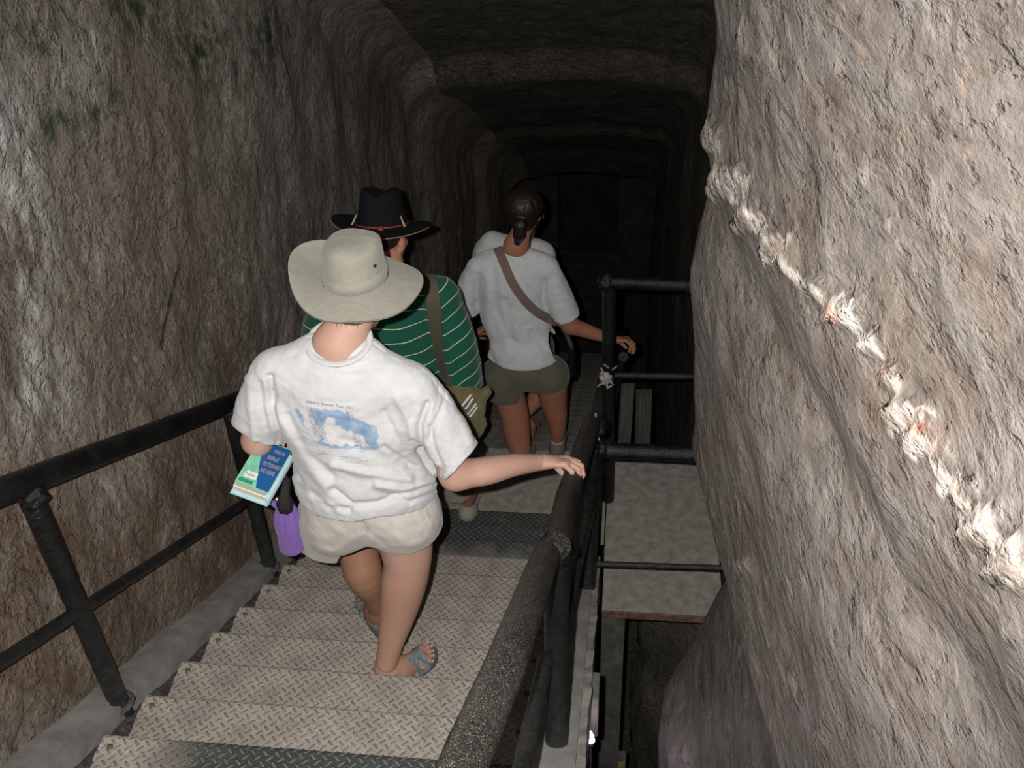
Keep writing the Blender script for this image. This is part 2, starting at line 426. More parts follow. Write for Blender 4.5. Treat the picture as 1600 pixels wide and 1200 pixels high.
def plate_material():
    t = NT('diamond_plate')
    sep = t.n('ShaderNodeSeparateXYZ'); t.link(t.co.outputs['Object'], sep.inputs[0])
    S_ = 0.7071 / 0.025
    u = t.math('MULTIPLY', t.math('ADD', sep.outputs[0], sep.outputs[1]), S_); v = t.math('MULTIPLY', t.math('SUBTRACT', sep.outputs[0], sep.outputs[1]), S_)
    # rotate the grid by 0: cells alternate the direction of their lozenge
    fu = t.math('FLOOR', u); fv = t.math('FLOOR', v)
    par = t.math('FLOORED_MODULO', t.math('ADD', fu, fv), 2.0)
    sg = t.math('SUBTRACT', t.math('MULTIPLY', par, 2.0), 1.0)
    lu = t.math('SUBTRACT', t.math('SUBTRACT', u, fu), 0.5); lv = t.math('SUBTRACT', t.math('SUBTRACT', v, fv), 0.5)
    a = t.math('ADD', t.math('MULTIPLY', lu, par), t.math('MULTIPLY', lv, t.math('SUBTRACT', 1.0, par)))
    b = t.math('ADD', t.math('MULTIPLY', lv, par), t.math('MULTIPLY', lu, t.math('SUBTRACT', 1.0, par)))
    ra = t.math('POWER', t.math('DIVIDE', a, 0.52), 2.0); rb = t.math('POWER', t.math('DIVIDE', b, 0.16), 2.0)
    loz = t.math('SUBTRACT', 1.0, t.math('ADD', ra, rb), clamp=True)
    lz = t.ramp(loz, [(0.0, 0.0), (0.45, 1.0)])
    rim = t.ramp(loz, [(0.0, 0.0), (0.12, 1.0), (0.5, 0.0)])
    dustn = t.noise(9, 5, 0.6); fine = t.noise(120, 4, 0.7)
    wear = t.attr('wear').outputs['Fac']
    dm = t.math('ADD', t.ramp(dustn, [(0.30, -0.0), (0.6, 0.35)]), t.math('SUBTRACT', 0.85, wear), clamp=True)
    dust = t.mix(t.ramp(fine, [(0.35, 0.0), (0.65, 1.0)]), (0.32, 0.272, 0.232), (0.50, 0.445, 0.39))
    dust = t.mix(t.ramp(t.noise(4, 3), [(0.4, 0.0), (0.65, 0.5)]), dust, (0.32, 0.275, 0.23))
    steel = t.mix(t.ramp(fine, [(0.4, 0.0), (0.7, 1.0)]), (0.035, 0.042, 0.042), (0.075, 0.085, 0.08))
    base = t.mix(dm, steel, dust)
    lcol = t.mix(wear, (0.11, 0.095, 0.08), (0.16, 0.165, 0.155))
    col = t.mix(t.math('MULTIPLY', lz, t.math('ADD', t.math('MULTIPLY', wear, 0.3), t.ramp(t.noise(13, 3), [(0.35, 0.15), (0.65, 0.75)]))), base, lcol)
    col = t.mix(t.math('MULTIPLY', rim, t.math('MULTIPLY', wear, 0.7)), col, (0.45, 0.43, 0.38))
    h = t.math('ADD', t.math('MULTIPLY', lz, 1.0), t.math('MULTIPLY', fine, 0.18))
    nb = t.bump(h, 1.0, 0.004)
    rg = t.mix(dm, (0.38, 0.38, 0.38), (0.85, 0.85, 0.85))
    return t.done(col, rg, nb, 0.5)
M['plate'] = plate_material()

def paint_material(name='black_pipe_paint', rusty=0.0):
    t = NT(name)
    n1 = t.noise(30, 5, 0.65); n2 = t.noise(150, 4, 0.7); n3 = t.noise(7, 3, 0.6)
    col = t.mix(t.ramp(n3, [(0.4, 0.0), (0.7, 1.0)]), (0.004, 0.0045, 0.005), (0.014, 0.0155, 0.0155))
    chip = t.math('MULTIPLY', t.ramp(n2, [(0.60, 0.0), (0.68, 1.0)]), t.ramp(n1, [(0.52, 0.0), (0.64, 1.0)]))
    col = t.mix(t.math('MULTIPLY', chip, 0.35), col, (0.30, 0.30, 0.28))
    if rusty:
        col = t.mix(t.math('MULTIPLY', t.ramp(n2, [(0.40, 0.0), (0.62, 1.0)]), rusty), col, (0.05, 0.038, 0.03))
    else:
        g = t.attr('dusty').outputs['Fac']
        col = t.mix(t.math('MULTIPLY', g, t.ramp(n1, [(0.35, 0.25), (0.65, 0.8)])), col, (0.042, 0.045, 0.044))
    if rusty:
        n4 = t.noise(420, 3, 0.7); col = t.mix(t.ramp(n4, [(0.57, 0.0), (0.64, 0.9)]), col, (0.34, 0.28, 0.21)); n2 = t.math('ADD', n2, n4)  # pale specks painted into the colour as the rail's glints
    nb = t.bump(t.math('ADD', t.math('MULTIPLY', n2, 0.6), n1), 0.9, 0.006 if not rusty else 0.014)
    return t.done(col, 0.34 if not rusty else 0.42, nb, 0.38 if not rusty else 0.2)
M['paint'] = paint_material()
M['rail_worn'] = paint_material('worn_rail_coating', 0.4)
M['rust'] = simple('rusty_steel', (0.15, 0.09, 0.065), 0.8, 0.5, 25, 0.6, 90)
M['bolt'] = simple('rusty_bolt', (0.12, 0.09, 0.06), 0.6, 0.3, 90)
M['dust_metal'] = simple('dusty_grey_steel', (0.11, 0.105, 0.095), 0.8, 0.35, 12, 0.3, 60)
M['web'] = simple('flaky_tape', (0.35, 0.33, 0.29), 0.8, 0.5, 80, 0.9, 150)

def cloth(name, col, rough=0.9, wrinkle=0.35, weave=0.12, scale=14, print_=False, stripes=False, sheen=0.2, var=0.06):
    t = NT(name)
    n = t.noise(scale, 3, 0.5, dist=1.2); w = t.noise(700, 2, 0.6)
    c = t.mix(t.ramp(t.noise(30, 3), [(0.3, 0.0), (0.7, 1.0)]), tuple(v * (1 - var) for v in col), tuple(min(1, v * (1 + var)) for v in col))
    if print_: 
        a = t.attr('print'); m = t.attr('print_mask').outputs['Fac']
        c = t.mix(m, c, a.outputs['Color'])
    if stripes:
        st = t.attr('stripe').outputs['Fac']
        fr = t.math('FRACT', t.math('DIVIDE', st, 0.066))
        ln = t.math('SUBTRACT', 1.0, t.math('DIVIDE', t.math('ABSOLUTE', t.math('SUBTRACT', fr, 0.5)), 0.036), clamp=True)
        c = t.mix(t.ramp(ln, [(0.0, 0.0), (0.3, 1.0)]), c, (0.62, 0.60, 0.36))
    h = t.math('ADD', t.math('MULTIPLY', n, wrinkle), t.math('MULTIPLY', w, weave * 0.1))
    nb = t.bump(h, 0.6, 0.02)
    return t.done(c, rough, nb, 0.2, Sheen_Weight=sheen)
M['white_tee'] = cloth('white_cotton', (0.52, 0.52, 0.525), print_=True)
M['grey_tee'] = cloth('pale_grey_cotton', (0.52, 0.54, 0.55))
M['tee4'] = cloth('pale_cotton', (0.55, 0.56, 0.56))
M['green'] = cloth('green_striped_cotton', (0.006, 0.085, 0.055), stripes=True)
M['beige'] = cloth('beige_twill', (0.46, 0.425, 0.39))
M['olive'] = cloth('olive_twill', (0.105, 0.10, 0.075))
M['khaki'] = cloth('khaki_twill', (0.30, 0.27, 0.22))
M['hat'] = cloth('sun_hat_canvas', (0.255, 0.245, 0.205), wrinkle=0.25, scale=25)
M['black_felt'] = cloth('black_felt', (0.0045, 0.0045, 0.007), wrinkle=0.2, sheen=0.0)
M['strap_olive'] = simple('olive_webbing', (0.085, 0.075, 0.05), 0.9, 0.2, 100, 0.4, 300)
M['strap_brown'] = simple('brown_webbing', (0.16, 0.115, 0.095), 0.85, 0.15, 100, 0.4, 300)
M['bag'] = cloth('olive_bag_cloth', (0.14, 0.12, 0.06), wrinkle=0.9, scale=30)
M['purple'] = cloth('purple_nylon', (0.19, 0.10, 0.36), wrinkle=0.5, scale=40)
M['black_cloth'] = simple('black_cord', (0.008, 0.008, 0.008), 0.8, 0, 20, 0.8, 200)
M['sandal'] = simple('grey_blue_webbing', (0.15, 0.19, 0.20), 0.75, 0.4, 160, 0.7, 260)
M['sole'] = simple('sandal_sole', (0.07, 0.075, 0.08), 0.85, 0.2, 50)
M['silver'] = simple('shiny_wrap', (0.75, 0.76, 0.76), 0.25, 0, 10)
M['metal'] = simple('bright_clip', (0.7, 0.7, 0.7), 0.3, metallic=0.8)
def skin(name, col):
    t = NT(name)
    n = t.noise(9, 4, 0.6); c = t.mix(t.ramp(n, [(0.35, 0.0), (0.68, 1.0)]), tuple(v * f for v, f in zip(col, (0.96, 0.90, 0.88))), tuple(min(1, v * f) for v, f in zip(col, (1.04, 1.06, 1.08))))
    c = t.mix(t.ramp(t.noise(90, 2), [(0.66, 0.0), (0.74, 0.25)]), c, tuple(v * 0.6 for v in col))
    if True:
        c = t.mix(t.attr('tan').outputs['Fac'], c, (0.27, 0.135, 0.08)); nl = t.attr('nail').outputs['Fac']; c = t.mix(nl, c, (0.8, 0.62, 0.58))
    nb = t.bump(t.noise(220, 3, 0.6), 0.15, 0.002)
    t.b.inputs['Subsurface Weight'].default_value = 0.08
    t.b.inputs['Subsurface Radius'].default_value = (0.01, 0.004, 0.002)
    t.b.inputs['Subsurface Scale'].default_value = 0.6
    return t.done(c, 0.6, nb, 0.28)
M['skin1'] = skin('fair_skin', (0.46, 0.285, 0.22))
M['skin2'] = skin('tanned_skin', (0.42, 0.21, 0.14))
M['skin3'] = skin('tanned_skin_dark', (0.33, 0.15, 0.09))
def hair(name, col):
    t = NT(name)
    n = t.noise(120, 3, 0.6, stretch=(1, 1, 0.08)); c = t.mix(n, tuple(v * 0.5 for v in col), tuple(v * 1.6 for v in col))
    return t.done(c, 0.4, t.bump(n, 0.8, 0.006), 0.5)
M['hair_dark'] = hair('dark_brown_hair', (0.016, 0.010, 0.007))
M['hair_brown'] = hair('brown_hair', (0.10, 0.06, 0.035))
M['eye'] = simple('eye_white', (0.75, 0.74, 0.72), 0.2)
M['iris'] = simple('dark_iris', (0.03, 0.02, 0.012), 0.2)
def emis(name, col, st):
    t = NT(name); t.b.inputs['Emission Color'].default_value = (*col, 1); t.b.inputs['Emission Strength'].default_value = st
    return t.done((0.8, 0.8, 0.8), 0.4)
M['bulb'] = emis('lit_bulb', (1.0, 0.82, 1.0), 30)

#@@STRUCT
# ================================================================= THE ROCK TUNNEL
SL = 0.55                     # slope of the stair
Z0 = -1.68                    # height of the nosing line at y = 0
def nose(y): return Z0 - SL * y
def grid(name, P, mat, nu, nv, flip=False):
    idx = np.arange(nu * nv).reshape(nu, nv)
    F = np.stack([idx[:-1, :-1], idx[1:, :-1], idx[1:, 1:], idx[:-1, 1:]], -1).reshape(-1, 4)
    if flip: F = F[:, ::-1]
    return mk(name, P.reshape(-1, 3), F, mat)
def sstep(a, b, x): t = np.clip((x - a) / (b - a), 0, 1); return t * t * (3 - 2 * t)

# left wall: y along, c = clearance above the nosing line
ys = np.concatenate([np.arange(-1.5, 1.0, 0.05), np.arange(1.0, 5.0, 0.02), np.arange(5.0, 17.0, 0.05)])
cs = np.arange(-1.6, 2.9, 0.02)
def ceil_c(y): return np.interp(y, [-2, 4.0, 6.0, 7.2, 7.45, 7.56, 9.0, 9.9, 10.05, 11.3, 12.2, 12.4, 17], [3.6, 3.45, 3.28, 3.24, 3.20, 3.00, 2.98, 2.95, 2.86, 2.84, 2.60, 3.1, 3.4])
def left_x(y, c):
    x = -1.625 - 0.10 * sstep(0.0, 1.0, c) - 0.02 * sstep(1.0, 2.4, y)
    x = x + 0.10 * sstep(7.6, 8.2, y) * sstep(0.2, 1.2, c) + 0.12 * sstep(10.0, 10.4, y) * sstep(-0.2, 0.8, c)
    top = ceil_c(y); r = 0.34
    k = np.clip((c - (top - r)) / r, 0, 1)
    return x + r * 0.9 * (1 - np.sqrt(np.clip(1 - k * k, 0, 1)))
Yg, Cg = np.meshgrid(ys, cs, indexing='ij')
topg = ceil_c(Yg); cc = -1.6 + (Cg + 1.6) * (topg + 1.6) / (2.88 + 1.6)
X = left_x(Yg, cc); P = np.stack([X, Yg, nose(Yg) + cc], -1).reshape(-1, 3)
keep = sstep(-0.12, 0.15, cc.ravel())
d = 0.055 * fbm(P * [1.6, 1.6, 0.9], 4) + 0.024 * fbm(P * [6, 4, 3.6], 5, ridge=True)
P[:, 0] += d * (0.25 + 0.75 * keep) + 0.02 * (1 - keep) * 0
pxx, pyy, _ = project(P)
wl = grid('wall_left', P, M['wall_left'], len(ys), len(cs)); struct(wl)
def blob(px, py, cx, cy, rx, ry): return np.exp(-(((px - cx) / rx) ** 2 + ((py - cy) / ry) ** 2))
moss = sum(blob(pxx, pyy, *b) for b in [(205, 20, 50, 45), (310, 75, 45, 55), (90, 190, 50, 40), (160, 160, 30, 40), (60, 60, 40, 30), (420, 60, 30, 60)])
chalk = sum(blob(pxx, pyy, *b) * w for b, w in [((15, 240, 40, 110), 1.6), ((60, 400, 30, 90), 1.3), ((80, 620, 60, 70), 0.7), ((130, 90, 40, 70), 0.4), ((35, 560, 20, 120), 0.8), ((140, 360, 15, 60), 0.5), ((180, 760, 50, 60), 0.4)])
dc, _ = polydist(pxx, pyy, [(250, 165), (240, 250), (230, 330), (215, 395)]); dc2, _ = polydist(pxx, pyy, [(272, 385), (280, 410), (272, 445), (262, 480), (255, 520), (252, 548)])
dc3, _ = polydist(pxx, pyy, [(352, 470), (340, 510), (336, 560)])
crk = np.clip(1.4 - dc2 / 1.4, 0, 1) + 0.4 * np.clip(1.3 - dc / 1.5, 0, 1) + 0.4 * np.clip(1.3 - dc3 / 1.3, 0, 1)
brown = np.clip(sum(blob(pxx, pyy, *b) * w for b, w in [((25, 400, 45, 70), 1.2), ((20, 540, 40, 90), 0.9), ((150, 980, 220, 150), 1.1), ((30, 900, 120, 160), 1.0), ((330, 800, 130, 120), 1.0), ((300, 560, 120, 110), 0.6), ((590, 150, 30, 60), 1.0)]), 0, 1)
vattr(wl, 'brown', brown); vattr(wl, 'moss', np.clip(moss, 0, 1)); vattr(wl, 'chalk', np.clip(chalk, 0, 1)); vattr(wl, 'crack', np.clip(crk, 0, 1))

# ceiling
yc = ys; us = np.linspace(0, 1, 110)
Yg, Ug = np.meshgrid(yc, us, indexing='ij')
def right_x(y): return np.interp(y, [-2, 3, 4.8, 8, 8.3, 10, 10.4, 14], [0.56, 0.60, 0.62, 0.55, 0.52, 0.48, 0.42, 0.42])
xl = left_x(Yg, ceil_c(Yg)) - 0.03; xr = right_x(Yg) + 0.03
X = xl + (xr - xl) * Ug
Zc = ceil_c(Yg) + 0.10 * np.sin(math.pi * Ug) * 0.6 - 0.12 * sstep(0.9, 1.0, Ug) - 0.04 * sstep(0.1, 0, Ug)
P = np.stack([X, Yg, nose(Yg) + Zc], -1).reshape(-1, 3)
P[:, 2] += 0.05 * fbm(P * [2, 1.2, 1], 4) + 0.012 * fbm(P * [5, 8, 1], 4)
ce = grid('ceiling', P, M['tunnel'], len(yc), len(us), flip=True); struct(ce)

# right wall: near bulge beside the camera, then the tunnel's right side
crest = [(1090, -420, 1.7), (1112, -60, 1.72), (1113, 0, 1.72), (1118, 60, 1.72), (1104, 205, 1.72), (1108, 250, 1.74), (1119, 300, 1.76), (1096, 370, 1.78), (1083, 430, 1.8), (1090, 560, 1.8), (1088, 620, 1.82), (1085, 705, 1.85),
         (1110, 770, 1.9), (1140, 830, 1.92), (1150, 880, 1.98), (1142, 940, 2.02), (1110, 990, 2.10), (1075, 1060, 2.12), (1040, 1105, 2.12), (1030, 1150, 2.12), (1028, 1200, 2.12), (1020, 1300, 2.15), (1020, 1500, 2.2)]
cp = np.array([np.append(J(*c), c[2]) for c in crest])
zr = cp[::-1, 2]; xr_ = cp[::-1, 0]; yr_ = cp[::-1, 3]
rows = np.arange(0.9, -4.6, -0.012)
Xc = np.interp(rows, zr, xr_); Yc = np.interp(rows, zr, yr_)
# smooth slightly
kern = np.array([1, 2, 3, 2, 1]) / 9.0
Xc = np.convolve(np.pad(Xc, 2, 'edge'), kern, 'valid'); Yc = np.convolve(np.pad(Yc, 2, 'edge'), kern, 'valid')
tn = 230; tf = 70
T1 = np.linspace(0, 1, tn); T2 = np.linspace(0, 1, tf + 1)[1:]
Pn = []
for z, xc, yc_ in zip(rows, Xc, Yc):
    # near part, from behind the camera to the crest
    y = -0.6 + (yc_ + 0.6) * (1 - (1 - T1) ** 1.25)
    s_ = np.clip((yc_ - y) / (yc_ + 0.0), 0, 1.5)
    fat = float(np.interp(z, [-3, -1.8, -1.2, -0.5, 0.5], [0.40, 0.37, 0.42, 0.52, 0.58]))
    x = xc + (fat - 0.02) * (s_ ** 1.25) * 0.80
    x = x + 0.030 * np.clip(0.12 - (yc_ - y), 0, 1) / 0.12 * 0
    near = np.stack([x, y, np.full_like(y, z)], -1)
    # turns away round the crest and joins the straight tunnel side
    a = T2
    yfar = yc_ + 0.32 * np.sin(a * math.pi / 2)
    xe = float(np.interp(yc_ + 0.35, [-2, 3, 4], [0.56, 0.53, 0.50]))
    xfar = xc + (max(xe, xc + 0.04) - xc) * (1 - np.cos(a * math.pi / 2))
    far = np.stack([xfar, yfar, np.full_like(yfar, z)], -1)
    Pn.append(np.concatenate([near, far]))
P = np.array(Pn); nr_, nc_ = P.shape[:2]; P = P.reshape(-1, 3)
pxx, pyy, dep = project(P)
infront = dep > 0.1
q = P @ np.array([[1, 0, 0], [0, 0.87, -0.5], [0, 0.5, 0.87]])
dsp = 0.016 * fbm(P * [2.5, 2.5, 1.8], 3) + 0.006 * fbm(q * [10, 5, 9], 4) + 0.003 * fbm(q * [34, 14, 26], 3, ridge=True)
vpts = [(1108, 195), (1125, 260), (1165, 320), (1192, 360), (1225, 395), (1260, 440), (1310, 475), (1345, 525), (1385, 560), (1408, 610), (1425, 665), (1450, 700), (1485, 750), (1525, 800), (1570, 850), (1620, 905)]
vwid = [10, 16, 24, 20, 26, 10, 24, 18, 10, 13, 36, 24, 26, 22, 34, 44]
dv, tv = polydist(pxx, pyy, vpts)
wv = np.interp(tv, range(len(vwid)), vwid) * (1 + 0.9 * fbm(P * 22, 3)) * (0.75 + 0.4 * np.sin(tv * 5.3))
vein = np.clip((1.2 * wv - dv) / 4 + 0.5, 0, 1) * infront
extra = [(1180, 60, 22, 45), (1200, 95, 18, 25), (1392, 350, 16, 18), (1356, 270, 12, 28), (1240, 1075, 12, 40), (1290, 1140, 10, 40), (1163, 890, 14, 16), (1155, 1010, 12, 30), (1590, 990, 20, 40), (1500, 60, 14, 30)]
for b in extra:
    vein = np.maximum(vein, 0.8 * np.clip(2.2 * blob(pxx, pyy, *b) * (1 + 1.5 * fbm(P * 30, 3)) - 0.6, 0, 1) * infront)
dsp += 0.009 * vein * (1 + 0.6 * np.sin(tv * 6.1) + 1.2 * fbm(P * 16, 3))
rust = np.clip(blob(pxx, pyy, 1313, 493, 16, 12) + blob(pxx, pyy, 1442, 675, 22, 6) + 0.5 * blob(pxx, pyy, 1390, 590, 7, 30) - 0.3, 0, 1) * 0.9
P[:, 0] -= dsp
P[:, 1] += 0.3 * dsp
wr = grid('wall_right', P, M['wall_right'], nr_, nc_, flip=True); struct(wr)
vattr(wr, 'vein', vein); vattr(wr, 'rust', rust * infront)
# far right side of the tunnel and of the pit
ys2 = np.arange(1.9, 17.0, 0.05); cs2 = np.arange(-5.5, 3.8, 0.04)
Yg, Cg = np.meshgrid(ys2, cs2, indexing='ij')
top = ceil_c(Yg) - 0.25 + 0.32
X = right_x(Yg) + 0.0 - 0.2 * (1 - np.sqrt(np.clip(1 - np.clip((Cg - (top - 0.3)) / 0.3, 0, 1) ** 2, 0, 1))) + 0.06 * sstep(-1.2, -2.5, Cg)
Zr = nose(Yg) + np.minimum(Cg, top)
P = np.stack([X, Yg, Zr], -1).reshape(-1, 3)
P[:, 0] -= 0.05 * fbm(P * [1.5, 1.5, 1], 4) + 0.02 * fbm(P * [6, 6, 3], 3, ridge=True) * 1.0
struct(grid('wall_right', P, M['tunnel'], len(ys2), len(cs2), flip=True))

# end of the visible tunnel: cross wall with a dark doorway, and the floor below
mb = MB()
yE = 13.4; xa, xb_ = J(872, 300, yE)[0], J(968, 300, yE)[0]; zt_, zb_ = J(900, 250, yE)[2], J(900, 393, yE)[2]
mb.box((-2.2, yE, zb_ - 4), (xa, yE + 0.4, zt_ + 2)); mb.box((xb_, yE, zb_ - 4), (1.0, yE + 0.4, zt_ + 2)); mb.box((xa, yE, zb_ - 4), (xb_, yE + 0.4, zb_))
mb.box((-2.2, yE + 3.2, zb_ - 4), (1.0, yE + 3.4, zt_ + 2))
struct(mb.build('wall_back', simple('dark_far_rock', (0.045, 0.042, 0.036), 0.95, 0.4, 6, 0.6, 20)))  # far-end darkness put into the colour, darker than the tunnel rock
mb = MB(); mb.box((-2, -1.6, -9.6), (1.2, 15.6, -9.4)); struct(mb.build('floor', M['tunnel']))
mb = MB(); mb.box((-2.0, -1.8, -5), (1.2, -1.5, 0.0)); struct(mb.build('wall_behind', M['tunnel']))

# ================================================================= STAIRS
RUN = 0.238; Y1 = 1.673
def nz(k): return nose(Y1 + RUN * k)
XL, XR = -1.477, -0.235
def stairs(name, ks, yfun, zfun, x0, x1, wear, label, bolts=True):
    root = empty(name, (0.5 * (x0 + x1), yfun(ks[0] - 1), zfun(ks[0])))
    tag(root, label, 'stairs', None)
    base = A(*root.location)
    for k in ks:
        y0, y1, z = yfun(k - 1), yfun(k), zfun(k)
        mb = MB(); nxs = 24
        # plate with a slightly rounded, bent-down nose and worn, wavy edge
        xs_ = np.linspace(x0, x1, nxs + 1)
        wob = 0.0025 * fbm(np.stack([xs_ * 14, xs_ * 0 + k * 3.1, xs_ * 0], -1), 2)
        prof = [(-0.03, 0.0), (y1 - y0 - 0.014, 0.0), (y1 - y0 - 0.004, -0.004), (y1 - y0, -0.014), (y1 - y0, -0.045), (y1 - y0 - 0.006, -0.045), (y1 - y0 - 0.006, -0.014), (-0.03, -0.008)]
        V = []
        for i, x in enumerate(xs_):
            for (yy, zz) in prof: V.append([x - 0.5 * (x0 + x1), yy + (wob[i] if yy > 0.1 else 0), zz])
        m_ = len(prof); F = []
        for i in range(nxs):
            for j in range(m_):
                F.append((i * m_ + j, i * m_ + (j + 1) % m_, (i + 1) * m_ + (j + 1) % m_, (i + 1) * m_ + j))
        F.append(tuple(range(m_))[::-1]); F.append(tuple(nxs * m_ + j for j in range(m_)))
        t = mk('tread', V, F, M['plate'], root, smooth=False)
        t.location = (0, y0 - base[1], z - base[2])
        vv = np.array(V); w = wear(k, vv[:, 0], vv[:, 1]); vattr(t, 'wear', w)
        mr = MB(); mr.box((x0 + 0.005 - base[0], y1 - 0.022 - base[1], z - RISE(k, zfun) - 0.004 - base[2]), (x1 - 0.005 - base[0], y1 - 0.008 - base[1], z - 0.010 - base[2]))
        mr.build('riser', M['rubble'], root)
        if bolts:
            for xb in (x0 + 0.035, x1 - 0.035):
                b = MB(); b.lump(A(xb - 0.5 * (x0 + x1), y1 - y0 - 0.045, 0.001), 0.010, 8, 0.1, 30, (1, 1, 0.5)); b.build('bolt', M['bolt'], t, True)
    return root
def RISE(k, zf): return zf(k) - zf(k + 1)
def wear1(k, x, y):
    w = np.full(x.shape, 0.30)
    if k == 0: w = 0.15 + 1.0 * sstep(-0.50, -0.28, x)
    if k in (9, 10): w = np.full(x.shape, 1.15)
    if k == 8: w = 0.3 + 0.8 * sstep(0.19, 0.22, y)
    return w
st1 = stairs('staircase', range(-5, 11), lambda k: Y1 + RUN * k, lambda k: nz(k), XL, XR, wear1,
       'upper flight of dusty diamond plate metal treads under the nearest woman')
ZL = -4.0; YL0 = Y1 + RUN * 10; YL1 = 4.70
# landing slab between the flights
mb = MB(); mb.box((XL - 0.15, YL0 - 0.02, ZL - 0.12), (-0.05, YL1 - 0.012, ZL)); ld = mb.build('landing_slab', M['concrete']); bevel(ld, 0.006)
tag(ld, 'flat dusty concrete landing where the upper metal flight ends', 'landing')
st2 = stairs('staircase', range(1, 25), lambda k: YL1 + 0.25 * k, lambda k: ZL - 0.145 * k, XL, -0.20, lambda k, x, y: np.full(x.shape, 0.75),
       'lower flight of dark metal treads descending beyond the landing', bolts=False)

# kerbs (stringers)
def kerb(name, xa, xb, ya, yb, off=0.0, depth=0.35, mat='kerb', n=40, slope=None, rough=0.006):
    yy = np.linspace(ya, yb, n); V = []
    zf = slope or nose
    for y in yy:
        for (x, dz) in ((xa, -depth), (xa, 0), (xa * 0.7 + xb * 0.3, 0.002), (xa * 0.3 + xb * 0.7, 0.002), (xb, 0), (xb, -depth)): V.append([x, y, zf(y) + off + dz])
    V = np.array(V); V += (rough * fbm(V * 8, 3))[:, None] * A(0.5, 0, 1)
    F = []
    for i in range(n - 1):
        for j in range(5): F.append((i * 6 + j, i * 6 + j + 1, (i + 1) * 6 + j + 1, (i + 1) * 6 + j))
        F.append((i * 6 + 5, i * 6, (i + 1) * 6, (i + 1) * 6 + 5))
    F.append(tuple(range(6))[::-1]); F.append(tuple((n - 1) * 6 + j for j in range(6)))
    o = mk(name, V, F, M[mat], None, True); shade_angle(o, 35); return o
struct(kerb('trim_1', -1.70, XL - 0.030, 0.2, YL0 + 0.6, 0.012))
struct(kerb('trim_2', XL - 0.035, XL + 0.004, 0.2, YL0 + 0.1, -0.055, mat='rubble', n=160, rough=0.02))
struct(kerb('trim_3', -1.68, XL - 0.06, 0.6, 2.345, 0.030, 0.2, n=30))
struct(kerb('trim_4', XR + 0.002, -0.085, 0.2, 4.3, -0.004, 0.30, n=80))
struct(kerb('trim_5', -0.088, -0.058, 0.2, 3.47, -0.03, 0.22, mat='concrete', n=140, rough=0.02))
sl2 = lambda y: ZL - 0.58 * (y - YL1)
struct(kerb('trim_6', -0.20, -0.06, YL1 - 0.1, 11.0, 0.03, 0.35, n=60, slope=sl2))
struct(kerb('trim_7', -1.75, XL + 0.01, YL1 - 0.1, 11.0, 0.04, 0.35, n=60, slope=sl2))

# platform across the pit at the right, with its rusty edge
t = empty('platform', (0.22, 3.46, ZL)); tag(t, 'dusty concrete platform with rusty front edge above the dark pit', 'platform')
yp0, yp1 = 3.455, 4.70
def rel(o, p): return A(*p) - A(*o.location)
mb = MB(); mb.box(rel(t, (-0.045, yp0 + 0.012, ZL - 0.041)), rel(t, (0.56, yp1, ZL - 0.0005))); bevel(mb.build('slab', M['concrete'], t), 0.004)
mb = MB(); mb.box(rel(t, (-0.045, yp0, ZL - 0.042)), rel(t, (0.56, yp0 + 0.011, ZL + 0.004))); bevel(mb.build('edge_angle', M['rust'], t), 0.003)
o = empty('support_column', (0.0, 3.62, -6.6)); 
mb = MB(); mb.box((-0.045, -0.055, -2.8), (0.058, 0.055, 2.49)); o2 = mb.build('column', M['dust_metal'], o); tag(o, 'grey rectangular post under the platform beside the lit bulb', 'post')
mb = MB(); mb.box((0.0585, -0.07, -2.8), (0.075, 0.07, 2.49)); mb.build('flange', M['dust_metal'], o)
# bracket on the outside of the kerb
mb = MB(); a0 = J(918, 1050, 2.28); a1 = J(912, 1200, 2.2)
mb.box((-0.09, 2.22, -3.25), (-0.030, 2.34, -3.03)); mb.box((-0.09, 2.18, -4.4), (-0.062, 2.34, -3.25))
br = mb.build('kerb_bracket', M['dust_metal']); bevel(br, 0.006); tag(br, 'stubby brown grey bracket fixed to the outer side of the right kerb', 'bracket')
# rock buttress deep in the pit
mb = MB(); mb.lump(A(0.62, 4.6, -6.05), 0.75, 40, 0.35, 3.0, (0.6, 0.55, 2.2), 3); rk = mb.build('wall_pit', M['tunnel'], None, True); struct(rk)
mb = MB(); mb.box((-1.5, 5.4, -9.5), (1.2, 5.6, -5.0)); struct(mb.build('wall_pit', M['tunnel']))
# lamp in the pit
lp = empty('pit_lamp', tuple(J(923, 1152, 2.12))); tag(lp, 'small bright lit bulb hanging in the pit beside the grey post', 'lamp')
mb = MB(); mb.tube([A(0, 0, 0.034), A(0, 0, 0.018), A(0, 0, 0.0), A(0, 0, -0.018), A(0, 0, -0.027)], [0.002, 0.007, 0.012, 0.014, 0.007], 16); mb.build('bulb', M['bulb'], lp, True)
mb = MB(); mb.tube([A(0, 0, -0.026), A(0, 0, -0.05)], [0.011, 0.011], 12); mb.build('socket', M['black_cloth'], lp, True)
mb = MB(); mb.tube([A(0, 0, -0.05), A(0.0, 0.0, -0.6), A(0.0, 0.02, -2.5)], [0.005] * 3, 8); mb.build('cord', M['black_cloth'], lp, True)
pl = bpy.data.lights.new('bulb_light', 'POINT'); pl.energy = 0.12; pl.shadow_soft_size = 0.02; pl.color = (1, 0.85, 0.7)
plo = bpy.data.objects.new('bulb_light', pl); C.objects.link(plo); plo.parent = lp; plo.location = (0.0, 0.03, -0.0)
sb = empty('junction_box', tuple(J(968, 1188, 3.6))); tag(sb, 'small yellowish box at the very bottom of the pit view', 'box')  # added block, coloured to stand for a greenish patch of light
